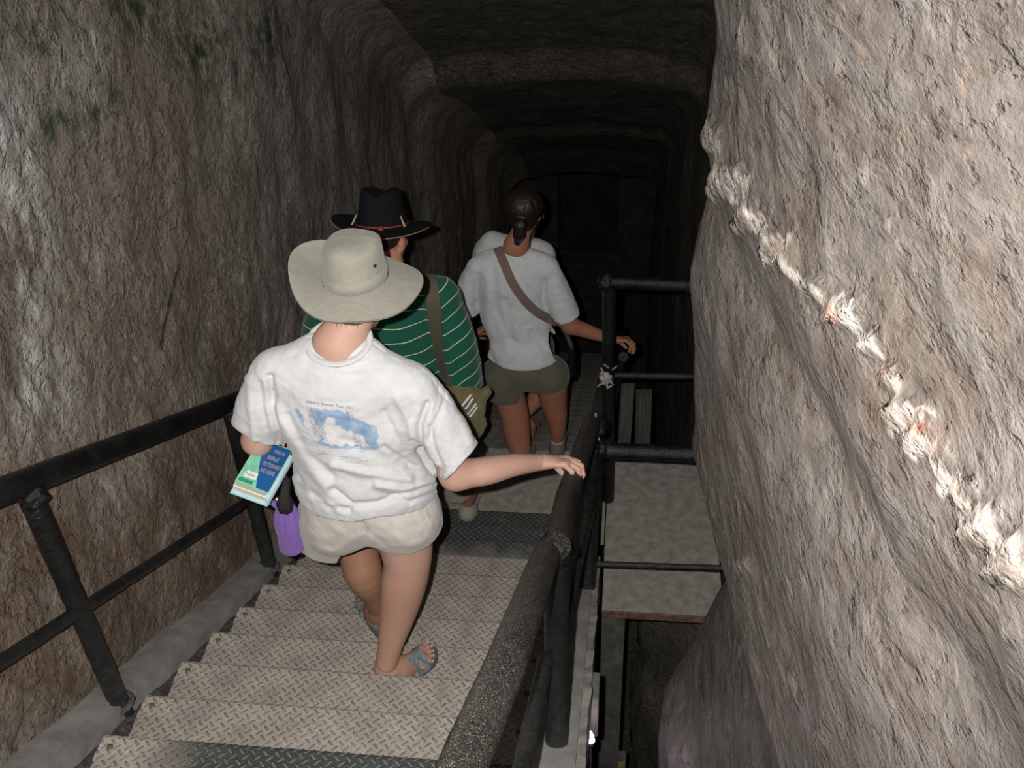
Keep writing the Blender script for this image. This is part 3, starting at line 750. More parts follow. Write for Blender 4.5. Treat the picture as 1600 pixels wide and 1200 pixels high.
mb = MB(); mb.box((-0.035, -0.03, -0.25), (0.035, 0.03, 0.045)); bevel(mb.build('casing', simple('yellow_box', (0.35, 0.33, 0.12), 0.7, 0.3, 30), sb), 0.004)
mb = MB(); mb.box((-0.037, -0.032, 0.040), (0.037, 0.032, 0.050)); mb.build('lid', M['dust_metal'], sb)

# ================================================================= RAILINGS
def dusty(o, lo=0.0, hi=0.9):
    co = np.array([v.co for v in o.data.vertices]); z = co[:, 2]
    t = (z - z.min()) / max(z.max() - z.min(), 1e-6)
    vattr(o, 'dusty', np.clip(hi + (lo - hi) * t * 1.6, 0, 1))
def pipe(name, pts, r, root, mat='paint', seg=20, rough=0.0025, dust=(0, 0), step=0.02):
    mb = MB(); mb.tube([rel(root, p) for p in pts], r, seg, rough=rough, step=step)
    o = mb.build(name, M[mat], root, True); shade_angle(o, 50)
    if mat == 'paint': dusty(o, *dust)
    return o
def weld(p, r, root, mat='paint', seed=0, name='weld'):
    mb = MB(); mb.lump(rel(root, p), r, 18, 0.55, 60, (1, 1, 1), seed); o = mb.build(name, M[mat], root, True)
    if mat == 'paint': vattr(o, 'dusty', np.zeros(len(o.data.vertices)))
    return o
# left handrail
XH = -1.53
lr = empty('handrail', (XH, 1.835, nose(1.835))); tag(lr, 'black pipe handrail on posts along the left rock wall', 'handrail')
zt = lambda y: -1.702 - 0.563 * (y - 1.745)
zm = lambda y: -2.058 - 0.567 * (y - 1.509)
pipe('top_rail', [A(XH, 0.3, zt(0.3)), A(XH, 4.3, zt(4.3))], 0.036, lr)
for k, yp in enumerate((0.62, 1.835, 3.05, 4.26)):
    pipe('post', [A(XH + 0.005, yp, nose(yp) - 0.05), A(XH, yp, zt(yp))], 0.031, lr, dust=(0.0, 1.1))
    weld(A(XH + 0.01, yp - 0.005, zt(yp) - 0.045), 0.036, lr, seed=k)
    mb = MB(); mb.lump(rel(lr, A(XH, yp, nose(yp) + 0.005)), 0.050, 14, 0.3, 40, (1, 1, 0.22), k); mb.build('mortar_foot', M['rubble'], lr, True)
pipe('middle_rail', [A(XH + 0.012, 0.3, zm(0.3)), A(XH + 0.012, 4.3, zm(4.3))], 0.019, lr, dust=(0.35, 0.5))
# right handrail, coating worn rough by hands
p1t = J(870, 862, 1.80); p1b = J(870, 1160, 1.80); p2t = J(926, 655, 3.03); p2b = J(918, 915, 3.03)
rr = empty('handrail', tuple(p1b)); tag(rr, 'thick black pipe handrail with crusty worn coating between stairs and pit', 'handrail')
nearA = A(-0.212, 0.50, 0); nearA[2] = nose(0.50) + 0.815
jn = J(853, 868, 1.74); jn2 = J(872, 845, 1.80)
pipe('top_rail', [nearA, J(722, 1200, 0.806), J(790, 1040, 1.08), jn], [0.036, 0.036, 0.036, 0.035], rr, 'rail_worn', 28, 0.0018, step=0.008)
pipe('top_rail', [jn2 + A(0, -0.03, 0.012), J(886, 775, 2.28), J(927, 655, 3.03)], [0.034, 0.034, 0.034], rr, 'rail_worn', 28, 0.0015, step=0.008)
pipe('post', [p1b, p1t], 0.034, rr, dust=(0, 1.0)); pipe('post', [p2b, p2t + A(0, 0, 0.0)], 0.034, rr, dust=(0, 1.0))
weld(J(868, 858, 1.79), 0.042, rr, seed=3); weld(jn, 0.030, rr, 'paint', 4)
m1 = J(853, 1030, 1.78)
pipe('middle_rail', [A(m1[0] - 0.02, 0.5, m1[2] + 0.55 * (1.78 - 0.5)), m1 + A(-0.0, 0, 0)], 0.021, rr, dust=(0.8, 0.9))
pipe('middle_rail', [J(868, 1010, 1.84), J(922, 798, 3.0)], 0.021, rr, dust=(0.8, 0.9))
weld(J(932, 668, 3.0), 0.040, rr, seed=9)
mb = MB()
for k in range(7):
    q0 = J(931 + 3 * math.sin(k * 2), 645 + k * 8, 2.985); mb.tube([rel(rr, q0), rel(rr, q0 + A(0.006 * math.sin(k * 5), -0.01, -0.02)), rel(rr, q0 + A(0.012 * math.cos(k * 3), -0.005, -0.035))], [0.004, 0.003, 0.0015], 6)
o = mb.build('peeling_tape', M['web'], rr, True); o['label'] = 'pale peeling tape shreds on the rail end'
# guard rail A over the pit
ga = empty('guard_rail', tuple(J(935, 885, 3.05))); tag(ga, 'nearer black guard rail crossing from stair post to right rock above the platform edge', 'railing')
pipe('top_rail', [J(934, 703, 3.06), J(1225, 716, 3.06)], 0.032, ga, dust=(0, 0)); pipe('lower_rail', [J(930, 881, 3.08), J(1230, 891, 3.08)], 0.013, ga, dust=(0.6, 0.6))
weld(J(935, 703, 3.05), 0.038, ga, seed=6)
# guard rail B further back
YB = 4.28
gb = empty('guard_rail', tuple(J(948, 785, YB))); tag(gb, 'farther black guard rail with a tall post standing on the platform', 'railing')
pipe('post', [J(950, 790, YB), J(952, 440, YB)], 0.034, gb); pipe('top_rail', [J(944, 440, YB), J(1205, 451, YB)], 0.031, gb); pipe('middle_rail', [J(950, 586, YB), J(1208, 590, YB)], 0.017, gb, dust=(0.6, 0.6))
weld(J(948, 440, YB), 0.042, gb, seed=1); mb = MB(); mb.lump(rel(gb, J(1078, 446, YB)), 0.038, 14, 0.2, 30); o = mb.build('pipe_fitting', M['paint'], gb, True)
mb = MB()
for k in range(12):
    q0 = J(948 + 9 * math.sin(k * 2.4), 588 + 14 * math.cos(k * 1.7), YB - 0.045); e = A(0.03 * math.sin(k * 3.3), -0.012, 0.035 * math.cos(k * 2.1))
    mb.tube([rel(gb, q0), rel(gb, q0 + e * 0.5), rel(gb, q0 + e)], [0.006, 0.005, 0.0015], 6)
mb.lump(rel(gb, J(946, 590, YB - 0.03)), 0.034, 16, 0.6, 60)
o = mb.build('tape_wrap', M['web'], gb, True); o['label'] = 'pale shredded tape wrapped round the post joint'
# boards standing beyond the platform
for k, (xa, xb, Yb, yt) in enumerate([((965, 0), (985, 0), 4.9, 600), ((992, 0), (1016, 0), 5.1, 610)]):
    mb = MB(); c = J((xa[0] + xb[0]) / 2, 690, Yb); w = abs(J(xb[0], 690, Yb)[0] - J(xa[0], 690, Yb)[0]) / 2
    t = J(xa[0] + 12, yt, Yb); mb.box((-w, -0.02, -1.6), (w, 0.02, float(t[2] - c[2])))
    bd = mb.build('timber_board', simple('grey_timber', (0.075, 0.07, 0.06), 0.9, 0.4, 20, 0.4, 60, stretch=(4, 4, 0.3))); bd.location = tuple(c); bd.rotation_euler = (0.02, 0.02 * (1 - 2 * k), 0)
    tag(bd, ('narrower' if k == 0 else 'wider') + ' upright grey board beyond the platform, ' + ('left' if k == 0 else 'right') + ' of the pair', 'board')
# handrail of the lower flight
r3 = empty('handrail', (-0.14, 5.4, sl2(5.4))); tag(r3, 'dark handrail of the lower flight under the second woman\'s hand', 'handrail')
hz = J(985, 552, 4.78)
pipe('top_rail', [A(0.02, 4.70, hz[2] + 0.03), hz + A(-0.02, 0.05, -0.03), A(0.0, 6.6, hz[2] - 1.05)], 0.028, r3); 
for yp in (4.9, 6.2): pipe('post', [A(0.015 - 0.08, yp, sl2(yp)), A(0.015, yp, hz[2] - 0.03 - 0.55 * (yp - 4.78))], 0.026, r3)
#@@PEOPLE
# ================================================================= PEOPLE
def merge(parts):
    V = []; F = []; n = 0
    for v, f in parts: V.append(v); F.append(f + n); n += len(v)
    return np.concatenate(V), np.concatenate(F)
def put_mesh(name, parts, mat, parent=None, it=2):
    out = []
    for v, f in parts: out.append((relax(v, f, it, 0.5), f))
    V, F = merge(out); o = mk(name, V, F, mat, parent); return o, V, F
def axes(fwd, up=(0, 0, 1)):
    f = unit(fwd); r = unit(np.cross(f, up)); u = np.cross(r, f); return np.array([r, f, u])
def head(F, c, R, s=1.0):
    r, f, u = R; P = lambda a, b, d: c + s * (r * a + f * b + u * d)
    F.ell(P(0, -0.01, 0.035), s * A(0.074, 0.096, 0.085), 0.02, R)
    F.ell(P(0, 0.035, -0.035), s * A(0.060, 0.062, 0.075), 0.03, R)
    F.ell(P(0, 0.055, -0.085), s * A(0.030, 0.032, 0.025), 0.03, R)
    F.cone(P(0, 0.088, 0.015), P(0, 0.112, -0.025), 0.008 * s, 0.013 * s, 0.012)
    for q in (-1, 1):
        F.ell(P(q * 0.077, -0.005, -0.005), s * A(0.010, 0.022, 0.034), 0.008, R)
        F.ell(P(q * 0.029, 0.090, 0.012), s * A(0.016, 0.014, 0.011), 0.008, R, 's')
        F.ell(P(q * 0.038, 0.072, -0.030), s * A(0.022, 0.020, 0.020), 0.02, R)
        F.cone(P(q * 0.012, 0.088, 0.030), P(q * 0.042, 0.078, 0.034), 0.007 * s, 0.006 * s, 0.008)
    F.cone(P(-0.020, 0.086, -0.054), P(0.020, 0.086, -0.054), 0.007 * s, 0.007 * s, 0.006)
    F.cone(P(-0.016, 0.085, -0.064), P(0.016, 0.085, -0.064), 0.008 * s, 0.008 * s, 0.006)
def eyes(c, R, s, parent):
    r, f, u = R
    for q in (-1, 1):
        mb = MB(); mi = MB(); e = c + s * (r * q * 0.029 + f * 0.079 + u * 0.012)
        mb.lump(e, 0.0115 * s, 12, 0); mi.lump(e + f * 0.0065 * s, 0.006 * s, 10, 0)
        y = mb.build('eye', M['eye'], parent, True); mi.build('iris', M['iris'], y, True)
def hand(F, w, d, n, s, curls, sc=1.0, thumb=None, k=0.008):
    """w wrist, d palm direction, n back-of-hand normal, s towards the thumb"""
    d = unit(d); n = unit(n - d * np.dot(n, d)); s = unit(s - d * np.dot(s, d) - n * np.dot(s, n))
    F.cone(w - d * 0.02, w + d * 0.03 * sc, 0.027 * sc, 0.032 * sc, 0.02, n, 0.62)
    F.cone(w + d * 0.03 * sc + s * 0.012 * sc, w + d * 0.078 * sc + s * 0.020 * sc, 0.024 * sc, 0.021 * sc, 0.015, n, 0.6)
    F.cone(w + d * 0.03 * sc - s * 0.012 * sc, w + d * 0.074 * sc - s * 0.022 * sc, 0.023 * sc, 0.019 * sc, 0.015, n, 0.6)
    offs = (-0.033, -0.011, 0.011, 0.033); base = (0.074, 0.083, 0.086, 0.080)
    ln = ((0.034, 0.021, 0.017), (0.042, 0.027, 0.019), (0.046, 0.030, 0.020), (0.040, 0.025, 0.019))
    tips = []
    for i in range(4):
        p = w + (d * base[i] + s * offs[i]) * sc; a = 0.0; rad = (0.0088, 0.0095, 0.0098, 0.0095)[i] * sc
        pts = [(p - d * 0.02 * sc, rad), (p, rad * 1.08)]
        for j in range(3):
            a += curls[i][j]; dr = d * math.cos(a) - n * math.sin(a) + s * offs[i] * 1.6 * (1 if j == 0 else 0.3)
            p = p + unit(dr) * ln[i][j] * sc; pts.append((p, rad * (0.98, 0.90, 0.76)[j]))
        for j in range(len(pts) - 1): F.cone(pts[j][0], pts[j + 1][0], pts[j][1], pts[j + 1][1], 0.004 if j else k)
        tips.append(p)
    th = thumb or (0.75, 0.5, 0.35)
    p = w + (d * 0.022 + s * 0.022) * sc; dr = unit(d * 0.65 + s * 0.7 - n * th[0]); pts = [(p, 0.0155 * sc)]
    p = p + dr * 0.034 * sc; pts.append((p, 0.0125 * sc)); dr = unit(d * 0.8 + s * 0.25 - n * th[1]); p = p + dr * 0.030 * sc; pts.append((p, 0.0108 * sc))
    dr = unit(d * 0.9 - s * 0.05 - n * th[2]); p = p + dr * 0.024 * sc; pts.append((p, 0.0088 * sc))
    F.chain(pts, 0.008)
    return tips
def foot(F, heel, d, zs, ankle, big, sc=1.0, ra=0.036, droop=0.0):
    """heel (x,y) centre of the heel, d plan direction, zs sole height, big = side of the big toe"""
    d = unit(A(d[0], d[1], 0)); s = A(d[1], -d[0], 0) * big; U = A(0, 0, 1); h = A(heel[0], heel[1], zs)
    L = 0.235 * sc
    F.cone(h + U * 0.028 * sc, h + d * 0.05 + U * 0.034 * sc, 0.030 * sc, 0.031 * sc, 0.02)
    F.cone(ankle, h + d * 0.035 + U * 0.05 * sc, ra, 0.033 * sc, 0.03)
    F.cone(ankle + U * -0.01, h + d * 0.12 * sc + U * 0.032 * sc, ra * 0.85, 0.026 * sc, 0.035)
    F.cone(h + d * 0.04, h + d * 0.155 * sc + s * 0.012 + U * 0.0, 0.030, 0.030, 0.02) if False else None
    F.cone(h + d * 0.06 + U * 0.026 * sc, h + d * 0.165 * sc + s * 0.018 * sc + U * 0.021 * sc, 0.027 * sc, 0.021 * sc, 0.025)
    F.cone(h + d * 0.06 + U * 0.022 * sc, h + d * 0.148 * sc - s * 0.022 * sc + U * 0.018 * sc, 0.024 * sc, 0.017 * sc, 0.025)
    for sg in (-1, 1): F.ell(ankle + s * sg * ra * 0.9 - U * 0.012, A(0.012, 0.012, 0.013), 0.015)
    nails = []
    for i, (o, b, l, r_) in enumerate(((0.027, 0.168, 0.036, 0.0135), (0.008, 0.170, 0.034, 0.0098), (-0.009, 0.163, 0.030, 0.0092), (-0.024, 0.153, 0.026, 0.0088), (-0.037, 0.140, 0.021, 0.0085))):
        p0 = h + (d * b + s * o) * sc + U * 0.017 * sc; p1 = p0 + (d * l * 0.6) * sc + U * 0.005; p2 = p0 + (d * l + s * o * 0.1) * sc - U * 0.003
        F.cone(p0 - d * 0.02, p1, r_ * sc, r_ * 0.92 * sc, 0.008); F.cone(p1, p2, r_ * 0.92 * sc, r_ * 0.85 * sc, 0.003)
        nails.append((p2 + U * r_ * 0.75 * sc + d * 0.002, r_ * 0.75 * sc))
    return nails
def bvh_of(V, F): return BVHTree.FromPolygons([tuple(v) for v in V.tolist()], [tuple(f) for f in F.tolist()])
def hit(b, px, py):
    r = unit(ray(px, py)); h = b.ray_cast(Vector((0, 0, 0)), Vector(r))
    return (None, None) if h[0] is None else (np.array(h[0]), np.array(h[1]))
def ribbon(name, pts, widths, th, mat, parent, nrm=None):
    """flat band through 3D points with given half width vectors"""
    V = []; F = []
    for p, (wv, nv) in zip(pts, widths):
        V += [p - wv, p + wv, p + wv + nv * th, p - wv + nv * th]
    for i in range(len(pts) - 1):
        for j in range(4): F.append((i * 4 + j, i * 4 + (j + 1) % 4, (i + 1) * 4 + (j + 1) % 4, (i + 1) * 4 + j))
    F.append((3, 2, 1, 0)); n = (len(pts) - 1) * 4; F.append((n, n + 1, n + 2, n + 3))
    o = mk(name, V, F, mat, parent, True); shade_angle(o, 50); return o
def drape(name, b, poly, wpx, mat, parent, off=0.003, th=0.003, n=40):
    poly = np.array(poly, float); t = np.linspace(0, len(poly) - 1, n)
    xs = np.interp(t, range(len(poly)), poly[:, 0]); ys_ = np.interp(t, range(len(poly)), poly[:, 1])
    for _ in range(3):
        xs[1:-1] = (xs[:-2] + 2 * xs[1:-1] + xs[2:]) / 4; ys_[1:-1] = (ys_[:-2] + 2 * ys_[1:-1] + ys_[2:]) / 4
    pts = []; wd = []
    for x, y in zip(xs, ys_):
        p, nn = hit(b, x, y)
        if p is None: continue
        if nn.dot(ray(x, y)) > 0: nn = -nn
        pts.append(p); wd.append((nn, wpx * np.linalg.norm(p) / 1700.0))
    P_ = np.array(pts); N_ = np.array([w[0] for w in wd])
    for _ in range(4):
        N_[1:-1] = (N_[:-2] + N_[1:-1] + N_[2:]) / 3; P_[1:-1] = (P_[:-2] + 2 * P_[1:-1] + P_[2:]) / 4
    out = []
    for i in range(len(P_)):
        t_ = unit(P_[min(i + 1, len(P_) - 1)] - P_[max(i - 1, 0)]); nn = unit(N_[i]); side = unit(np.cross(t_, nn))
        out.append((side * wd[i][1] * 0.5, nn))
    return ribbon(name, [P_[i] + out[i][1] * off for i in range(len(P_))], out, th, mat, parent)
def text_mesh(s, bold=0.0):
    c = bpy.data.curves.new('t', 'FONT'); c.body = s; c.resolution_u = 2; c.offset = bold; c.size = 1.0
    o = bpy.data.objects.new('t', c); C.objects.link(o)
    bpy.context.view_layer.update()
    me = bpy.data.meshes.new_from_object(o.evaluated_get(bpy.context.evaluated_depsgraph_get()))
    v = np.array([tuple(p.co) for p in me.vertices]); f = [tuple(p.vertices) for p in me.polygons]
    bpy.data.objects.remove(o); bpy.data.curves.remove(c); bpy.data.meshes.remove(me); return v, f
def drape_text(name, lines, b, mat, parent, off=0.0016):
    """lines: (string, start px, end px, height px)"""
    mb = MB()
    for s, a, e, hpx in lines:
        v, f = text_mesh(s, 0.01); a = A(*a); e = A(*e); ux = (e - a) / v[:, 0].max(); u = unit(e - a); uy = A(u[1], -u[0]) * hpx / 0.72
        P_ = []; 
        for x, y, _ in v:
            q = a + ux * x + uy * y; p, nn = hit(b, *q)
            P_.append(p - unit(ray(*q)) * off if p is not None else A(0, 5, -5))
        mb.add(P_, f)
    return mb.build(name, mat, parent)
M['ink'] = simple('grey_ink', (0.11, 0.11, 0.15), 0.8)
M['gold'] = simple('tan_lettering', (0.42, 0.26, 0.16), 0.6)

def noise_disp(V, N, amp, fr, seed=0, oc=3): return V + N * (amp * fbm(V * fr + seed, oc))[:, None]

# ---------------------------------------------------------------- nearest woman: white T-shirt, sun hat
def woman_one():
    Yc = 2.29
    # body
    F = SDF((-1.25, 2.00, -3.06), (-0.16, 2.86, -1.24), 0.0055)
    hc = J(557, 455, 2.37) + A(0, 0, -0.015); R = axes((0.22, 0.93, -0.25)); head(F, hc, R, 0.98)
    nb = J(529, 543, 2.29); F.cone(hc + A(0, -0.02, -0.03), nb, 0.056, 0.066, 0.02); F.cone(nb, J(532, 590, 2.29), 0.07, 0.10, 0.04, (0, 1, 0), 0.8)
    sl, sr = J(432, 585, 2.29), J(640, 607, 2.29)
    F.cone(sl, sr, 0.052, 0.052, 0.03); F.cone(J(540, 620, 2.31), J(568, 740, 2.31), 0.145, 0.150, 0.05, (0, 1, 0), 0.65)
    F.ell(J(573, 795, 2.31), A(0.19, 0.12, 0.12), 0.05)
    # right arm
    el = J(712, 742, 2.265); wr = J(846, 722, 2.43)
    F.chain([(sr, 0.052), (J(690, 690, 2.27), 0.050), (el, 0.046)], 0.03)
    F.chain([(el, 0.045), (J(752, 737, 2.30), 0.049), (J(800, 727, 2.36), 0.040), (wr, 0.0285)], 0.03, n=(0, 0.4, 0.9), sq=0.9)
    F.ell(wr + A(-0.004, -0.012, 0.019), A(0.012, 0.012, 0.010), 0.012)
    # left arm, forearm held forwards over the books
    ell_ = J(402, 688, 2.30); wl_ = J(428, 703, 2.50)
    F.chain([(sl, 0.052), (ell_, 0.043)], 0.03); F.chain([(ell_, 0.043), (ell_ * 0.6 + wl_ * 0.4, 0.041), (wl_, 0.028)], 0.03)
    # legs
    F.chain([(J(622, 800, 2.31), 0.105), (J(634, 850, 2.30), 0.088), (J(636, 882, 2.29), 0.078), (J(630, 915, 2.275), 0.076), (J(621, 960, 2.25), 0.062), (J(611, 1003, 2.215), 0.045), (J(604, 1036, 2.19), 0.038)], 0.04)
    F.chain([(J(530, 800, 2.33), 0.105), (J(553, 838, 2.60), 0.070), (J(562, 872, 2.56), 0.073), (J(567, 892, 2.53), 0.072), (J(585, 928, 2.54), 0.052), (J(596, 958, 2.55), 0.036)], 0.04)
    parts = [F.mesh()]
    # right foot, fine
    F = SDF((-0.86, 2.06, -3.02), (-0.52, 2.48, -2.84), 0.0026)
    an = J(603, 1042, 2.19); n1 = foot(F, (-0.752, 2.175), (0.135, 0.19), -2.972, an, -1, 1.0, 0.037)
    parts.append(F.mesh())
    F = SDF((-1.12, 2.42, -3.14), (-0.78, 2.80, -2.94), 0.0030)
    an2 = J(596, 958, 2.55); n2 = foot(F, (-0.885, 2.535), (-0.12, 0.19), -3.104, A(an2[0], an2[1], -3.02), 1, 1.0, 0.036)
    F.cone(an2, A(an2[0], an2[1], -3.02), 0.036, 0.036, 0.02)
    parts.append(F.mesh())
    # right hand closed over the rail
    F = SDF(wr + A(-0.07, -0.11, -0.14), wr + A(0.19, 0.14, 0.08), 0.0024)
    rd = unit(J(927, 655, 3.03) - J(886, 775, 2.28))
    F.cone(wr + (el - wr) * 0.22, wr, 0.0315, 0.0285, 0.01, (0, 0.4, 0.9), 0.9)
    hand(F, wr, A(0.98, 0.13, 0.03) - rd * 0.10, np.cross(A(1, 0, 0), rd) * 1.0, rd, [(0.75, 0.95, 0.55), (0.60, 0.95, 0.55), (0.50, 0.95, 0.5), (0.45, 0.9, 0.5)], 0.98, thumb=(0.9, 1.2, 1.1))
    parts.append(F.mesh())
    # left hand on the books
    F = SDF(wl_ + A(-0.12, -0.12, -0.12), wl_ + A(0.12, 0.2, 0.1), 0.003)
    hand(F, wl_, unit(wl_ - ell_), A(-0.5, 0, 1), A(1, 0, 0.3), [(0.7, 0.8, 0.5)] * 4, 0.95)
    parts.append(F.mesh())
    o, V, Fc = put_mesh('person', parts, M['skin1'], None, 2)
    nl = np.zeros(len(V))
    for p, r_ in n1 + n2: nl = np.maximum(nl, (np.linalg.norm(V - p, axis=1) < r_).astype(float))
    vattr(o, 'nail', nl); vattr(o, 'tan', np.clip(sstep(-2.40, -2.55, V[:, 2]) * 0.45 + 0.5 * sstep(2.38, 2.50, V[:, 1]) * sstep(-2.3, -2.4, V[:, 2]), 0, 1))  # tanned legs, with the shade on the forward left leg painted in
    tag(o, 'person in beige sun hat, white printed T-shirt and beige shorts gripping the right rail', 'person')
    body_bvh = bvh_of(V, Fc); eyes(hc, R, 0.98, o)
    # hair: short strands at the nape
    F = SDF(hc - 0.14, hc + 0.14, 0.004); r_, f_, u_ = R
    F.ell(hc + u_ * 0.035 - f_ * 0.010, A(0.077, 0.099, 0.080), 0.01, R); F.ell(hc - f_ * 0.055 - u_ * 0.02, A(0.066, 0.045, 0.05), 0.02, R)
    F.ell(hc + f_ * 0.10 - u_ * 0.03, A(0.085, 0.08, 0.09), 0.01, R, 's')
    hr, V2, F2 = put_mesh('hair', [F.mesh()], M['hair_brown'], o)
    mb = MB()
    for k in range(12):
        q = J(500 + 6.0 * k + 4 * math.sin(k * 2.2), 500, 2.215); e = A(0.006 * math.sin(k * 3), -0.003 + 0.004 * math.cos(k), -0.012 - 0.012 * abs(math.sin(k * 1.7)))
        q = q + A(0, 0.012 - 0.018 * abs(k - 6) / 6 * -1, 0.01); mb.tube([q, q + e, q + e * 1.9 + A(0.003 * math.cos(k * 2), 0, 0)], [0.0007, 0.0005, 0.0002], 5)
    mb.build('strand', M['hair_brown'], hr, True)
    # T-shirt
    F = SDF((-1.26, 2.02, -2.52), (-0.34, 2.60, -1.50), 0.0042)
    F.cone(J(430, 584, 2.28), J(642, 607, 2.28), 0.064, 0.066, 0.03)
    F.cone(J(520, 548, 2.29), J(440, 576, 2.28), 0.062, 0.062, 0.03); F.cone(J(538, 548, 2.29), J(630, 598, 2.28), 0.062, 0.064, 0.03)
    F.cone(J(490, 552, 2.30), J(570, 554, 2.30), 0.052, 0.052, 0.02)
    F.cone(J(535, 625, 2.29), J(556, 690, 2.29), 0.190, 0.188, 0.05, (0, 1, 0), 0.66)
    F.cone(J(556, 690, 2.29), J(570, 750, 2.29), 0.188, 0.215, 0.05, (0, 1, 0), 0.70)
    F.cone(J(570, 750, 2.29), J(576, 860, 2.29), 0.215, 0.205, 0.03, (0, 1, 0), 0.75)
    F.chain([(J(424, 590, 2.28), 0.064), (J(410, 640, 2.28), 0.080), (J(404, 672, 2.28), 0.080), (J(400, 712, 2.28), 0.080)], 0.02)
    F.chain([(J(648, 612, 2.28), 0.068), (J(686, 668, 2.27), 0.080), (J(712, 712, 2.25), 0.076), (J(736, 750, 2.23), 0.078)], 0.02)
    F.cone(J(460, 640, 2.28), J(500, 640, 2.28), 0.09, 0.09, 0.05); F.cone(J(640, 650, 2.28), J(600, 660, 2.28), 0.08, 0.09, 0.05)
    F.shell(0.012)
    F.cut(J(572, 814, 2.13), (0.16, 0.45, -1), J(575, 930, 2.25), 0.50)
    nL = M3 @ A(-0.50, 0.86, 0.05); F.cut(J(402, 682, 2.26), nL, J(402, 682, 2.26) + nL * 0.13, 0.17)
    nR = M3 @ A(0.74, 0.67, 0.05); F.cut(J(721, 722, 2.24), nR, J(721, 722, 2.24) + nR * 0.13, 0.17)
    # neck opening
    nn = A(0.0, -0.42, 1.0); F.cut(J(529, 545, 2.21), nn, J(528, 490, 2.30), 0.094)
    V, Fc = F.mesh(); V = relax(V, Fc, 3, 0.5); N = vnormals(V, Fc)
    px, py, _ = project(V); back = sstep(2.36, 2.28, V[:, 1])
    D = np.zeros(len(V))
    folds = [([(420, 590), (426, 640), (436, 700), (448, 735)], 6, -0.013), ([(405, 600), (412, 650), (425, 700)], 5, -0.005), ([(388, 590), (392, 640), (398, 690)], 6, 0.004),
             ([(668, 632), (655, 665), (657, 700), (668, 728)], 5, -0.011), ([(645, 690), (660, 715), (690, 750)], 5, -0.010), ([(672, 668), (678, 700), (690, 730)], 4, -0.005),
             ([(700, 600), (690, 640), (668, 690)], 5, -0.005), ([(620, 620), (640, 660), (650, 700)], 7, 0.005), ([(600, 645), (622, 690), (640, 730)], 6, -0.004),
             ([(445, 715), (475, 765), (515, 793), (545, 798)], 5, -0.009), ([(452, 735), (485, 775), (530, 798)], 5, 0.007), 
             ([(690, 752), (640, 768), (590, 788), (550, 790), (520, 765)], 5, -0.009), ([(640, 748), (600, 742), (560, 735), (520, 725)], 7, 0.008), ([(590, 756), (640, 765), (688, 748)], 7, 0.010), ([(600, 772), (640, 785), (680, 770)], 4, -0.005),
             ([(430, 640), (470, 700), (510, 760)], 10, 0.007), ([(450, 650), (480, 710), (520, 745)], 6, -0.005), ([(480, 560), (530, 577), (580, 563)], 5, -0.003), ([(480, 572), (540, 588), (600, 580)], 6, -0.002),
             ([(600, 700), (640, 728), (690, 738)], 5, -0.006), ([(700, 560), (720, 640), (735, 690)], 6, 0.004), ([(640, 560), (690, 600), (680, 640)], 4, -0.003), ([(540, 690), (600, 715), (650, 735)], 9, -0.005)]
    for poly, w, a in folds:
        d_, _ = polydist(px, py, poly); D += 1.5 * a * np.exp(-(d_ / w) ** 2)
    # sleeve hems and collar rib
    for poly, w, a in [([(365, 655), (378, 675), (398, 697), (440, 702)], 3, 0.0025), ([(746, 690), (738, 712), (716, 738), (694, 750)], 3, 0.0025)]: pass
    V = V + (D * back)[:, None] * (0.6 * N * np.sign(-N[:, 1:2] + 1e-6) + A(0, -0.5, 0.15))
    V = V + N * (0.0045 * fbm(V * [9, 9, 16], 3) + 0.0016 * fbm(V * 38 + 4, 2))[:, None] * np.sign(-N[:, 1] + 1e-6)[:, None]
    sh = mk('t_shirt', V, Fc, M['white_tee'], o)
    # printed picture, a blue sea and coast
    w_ = fbm(np.stack([px / 16, py / 12, px * 0], -1), 4); w2 = fbm(np.stack([px / 6, py / 5, px * 0 + 4], -1), 3)
    def inside(poly, soft=3.0):
        d_, _ = polydist(px, py, poly + [poly[0]]); ins = np.zeros(len(px), bool); n = len(poly)
        for i in range(n):
            (x1, y1), (x2, y2) = poly[i], poly[(i + 1) % n]
            c_ = ((y1 > py) != (y2 > py)) & (px < (x2 - x1) * (py - y1) / (y2 - y1 + 1e-9) + x1); ins ^= c_
        return np.clip((np.where(ins, d_, -d_) + 7 * w_ + 2.5 * w2) / soft + 0.5, 0, 1)
    sea = inside([(486, 641), (530, 641), (552, 652), (575, 660), (590, 672), (592, 705), (570, 706), (548, 702), (520, 702), (495, 690), (504, 670), (490, 660)])
    sea2 = inside([(458, 634), (468, 642), (478, 650), (474, 660), (466, 652), (460, 644)], 2.5); sea3 = inside([(470, 680), (492, 688), (500, 694), (488, 690), (474, 684)], 3) * 0.6
    land = inside([(508, 652), (522, 652), (524, 668), (540, 672), (552, 678), (570, 682), (575, 700), (565, 702), (540, 697), (522, 696), (505, 686), (495, 676), (505, 668)], 2.0)
    sea = 0.85 * np.clip(sea + sea2 + sea3, 0, 1) * (1 - 0.88 * land); lm = np.clip(inside([(462, 640), (592, 640), (592, 706), (470, 700)], 14) * 0.35 * land, 0, 1)
    col = np.stack([0.15 + 0.2 * w_, 0.27 + 0.2 * w_, 0.42 + 0.16 * w_], -1); gl = np.array([0.66, 0.63, 0.66])
    m = np.clip(np.maximum(sea * 0.92, lm), 0, 1) * back * (N[:, 1] < 0.2)
    k_ = (sea > lm)[:, None]; cattr(sh, 'print', np.clip(np.where(k_, col, gl), 0, 1)); vattr(sh, 'print_mask', m)
    b = bvh_of(V, Fc)
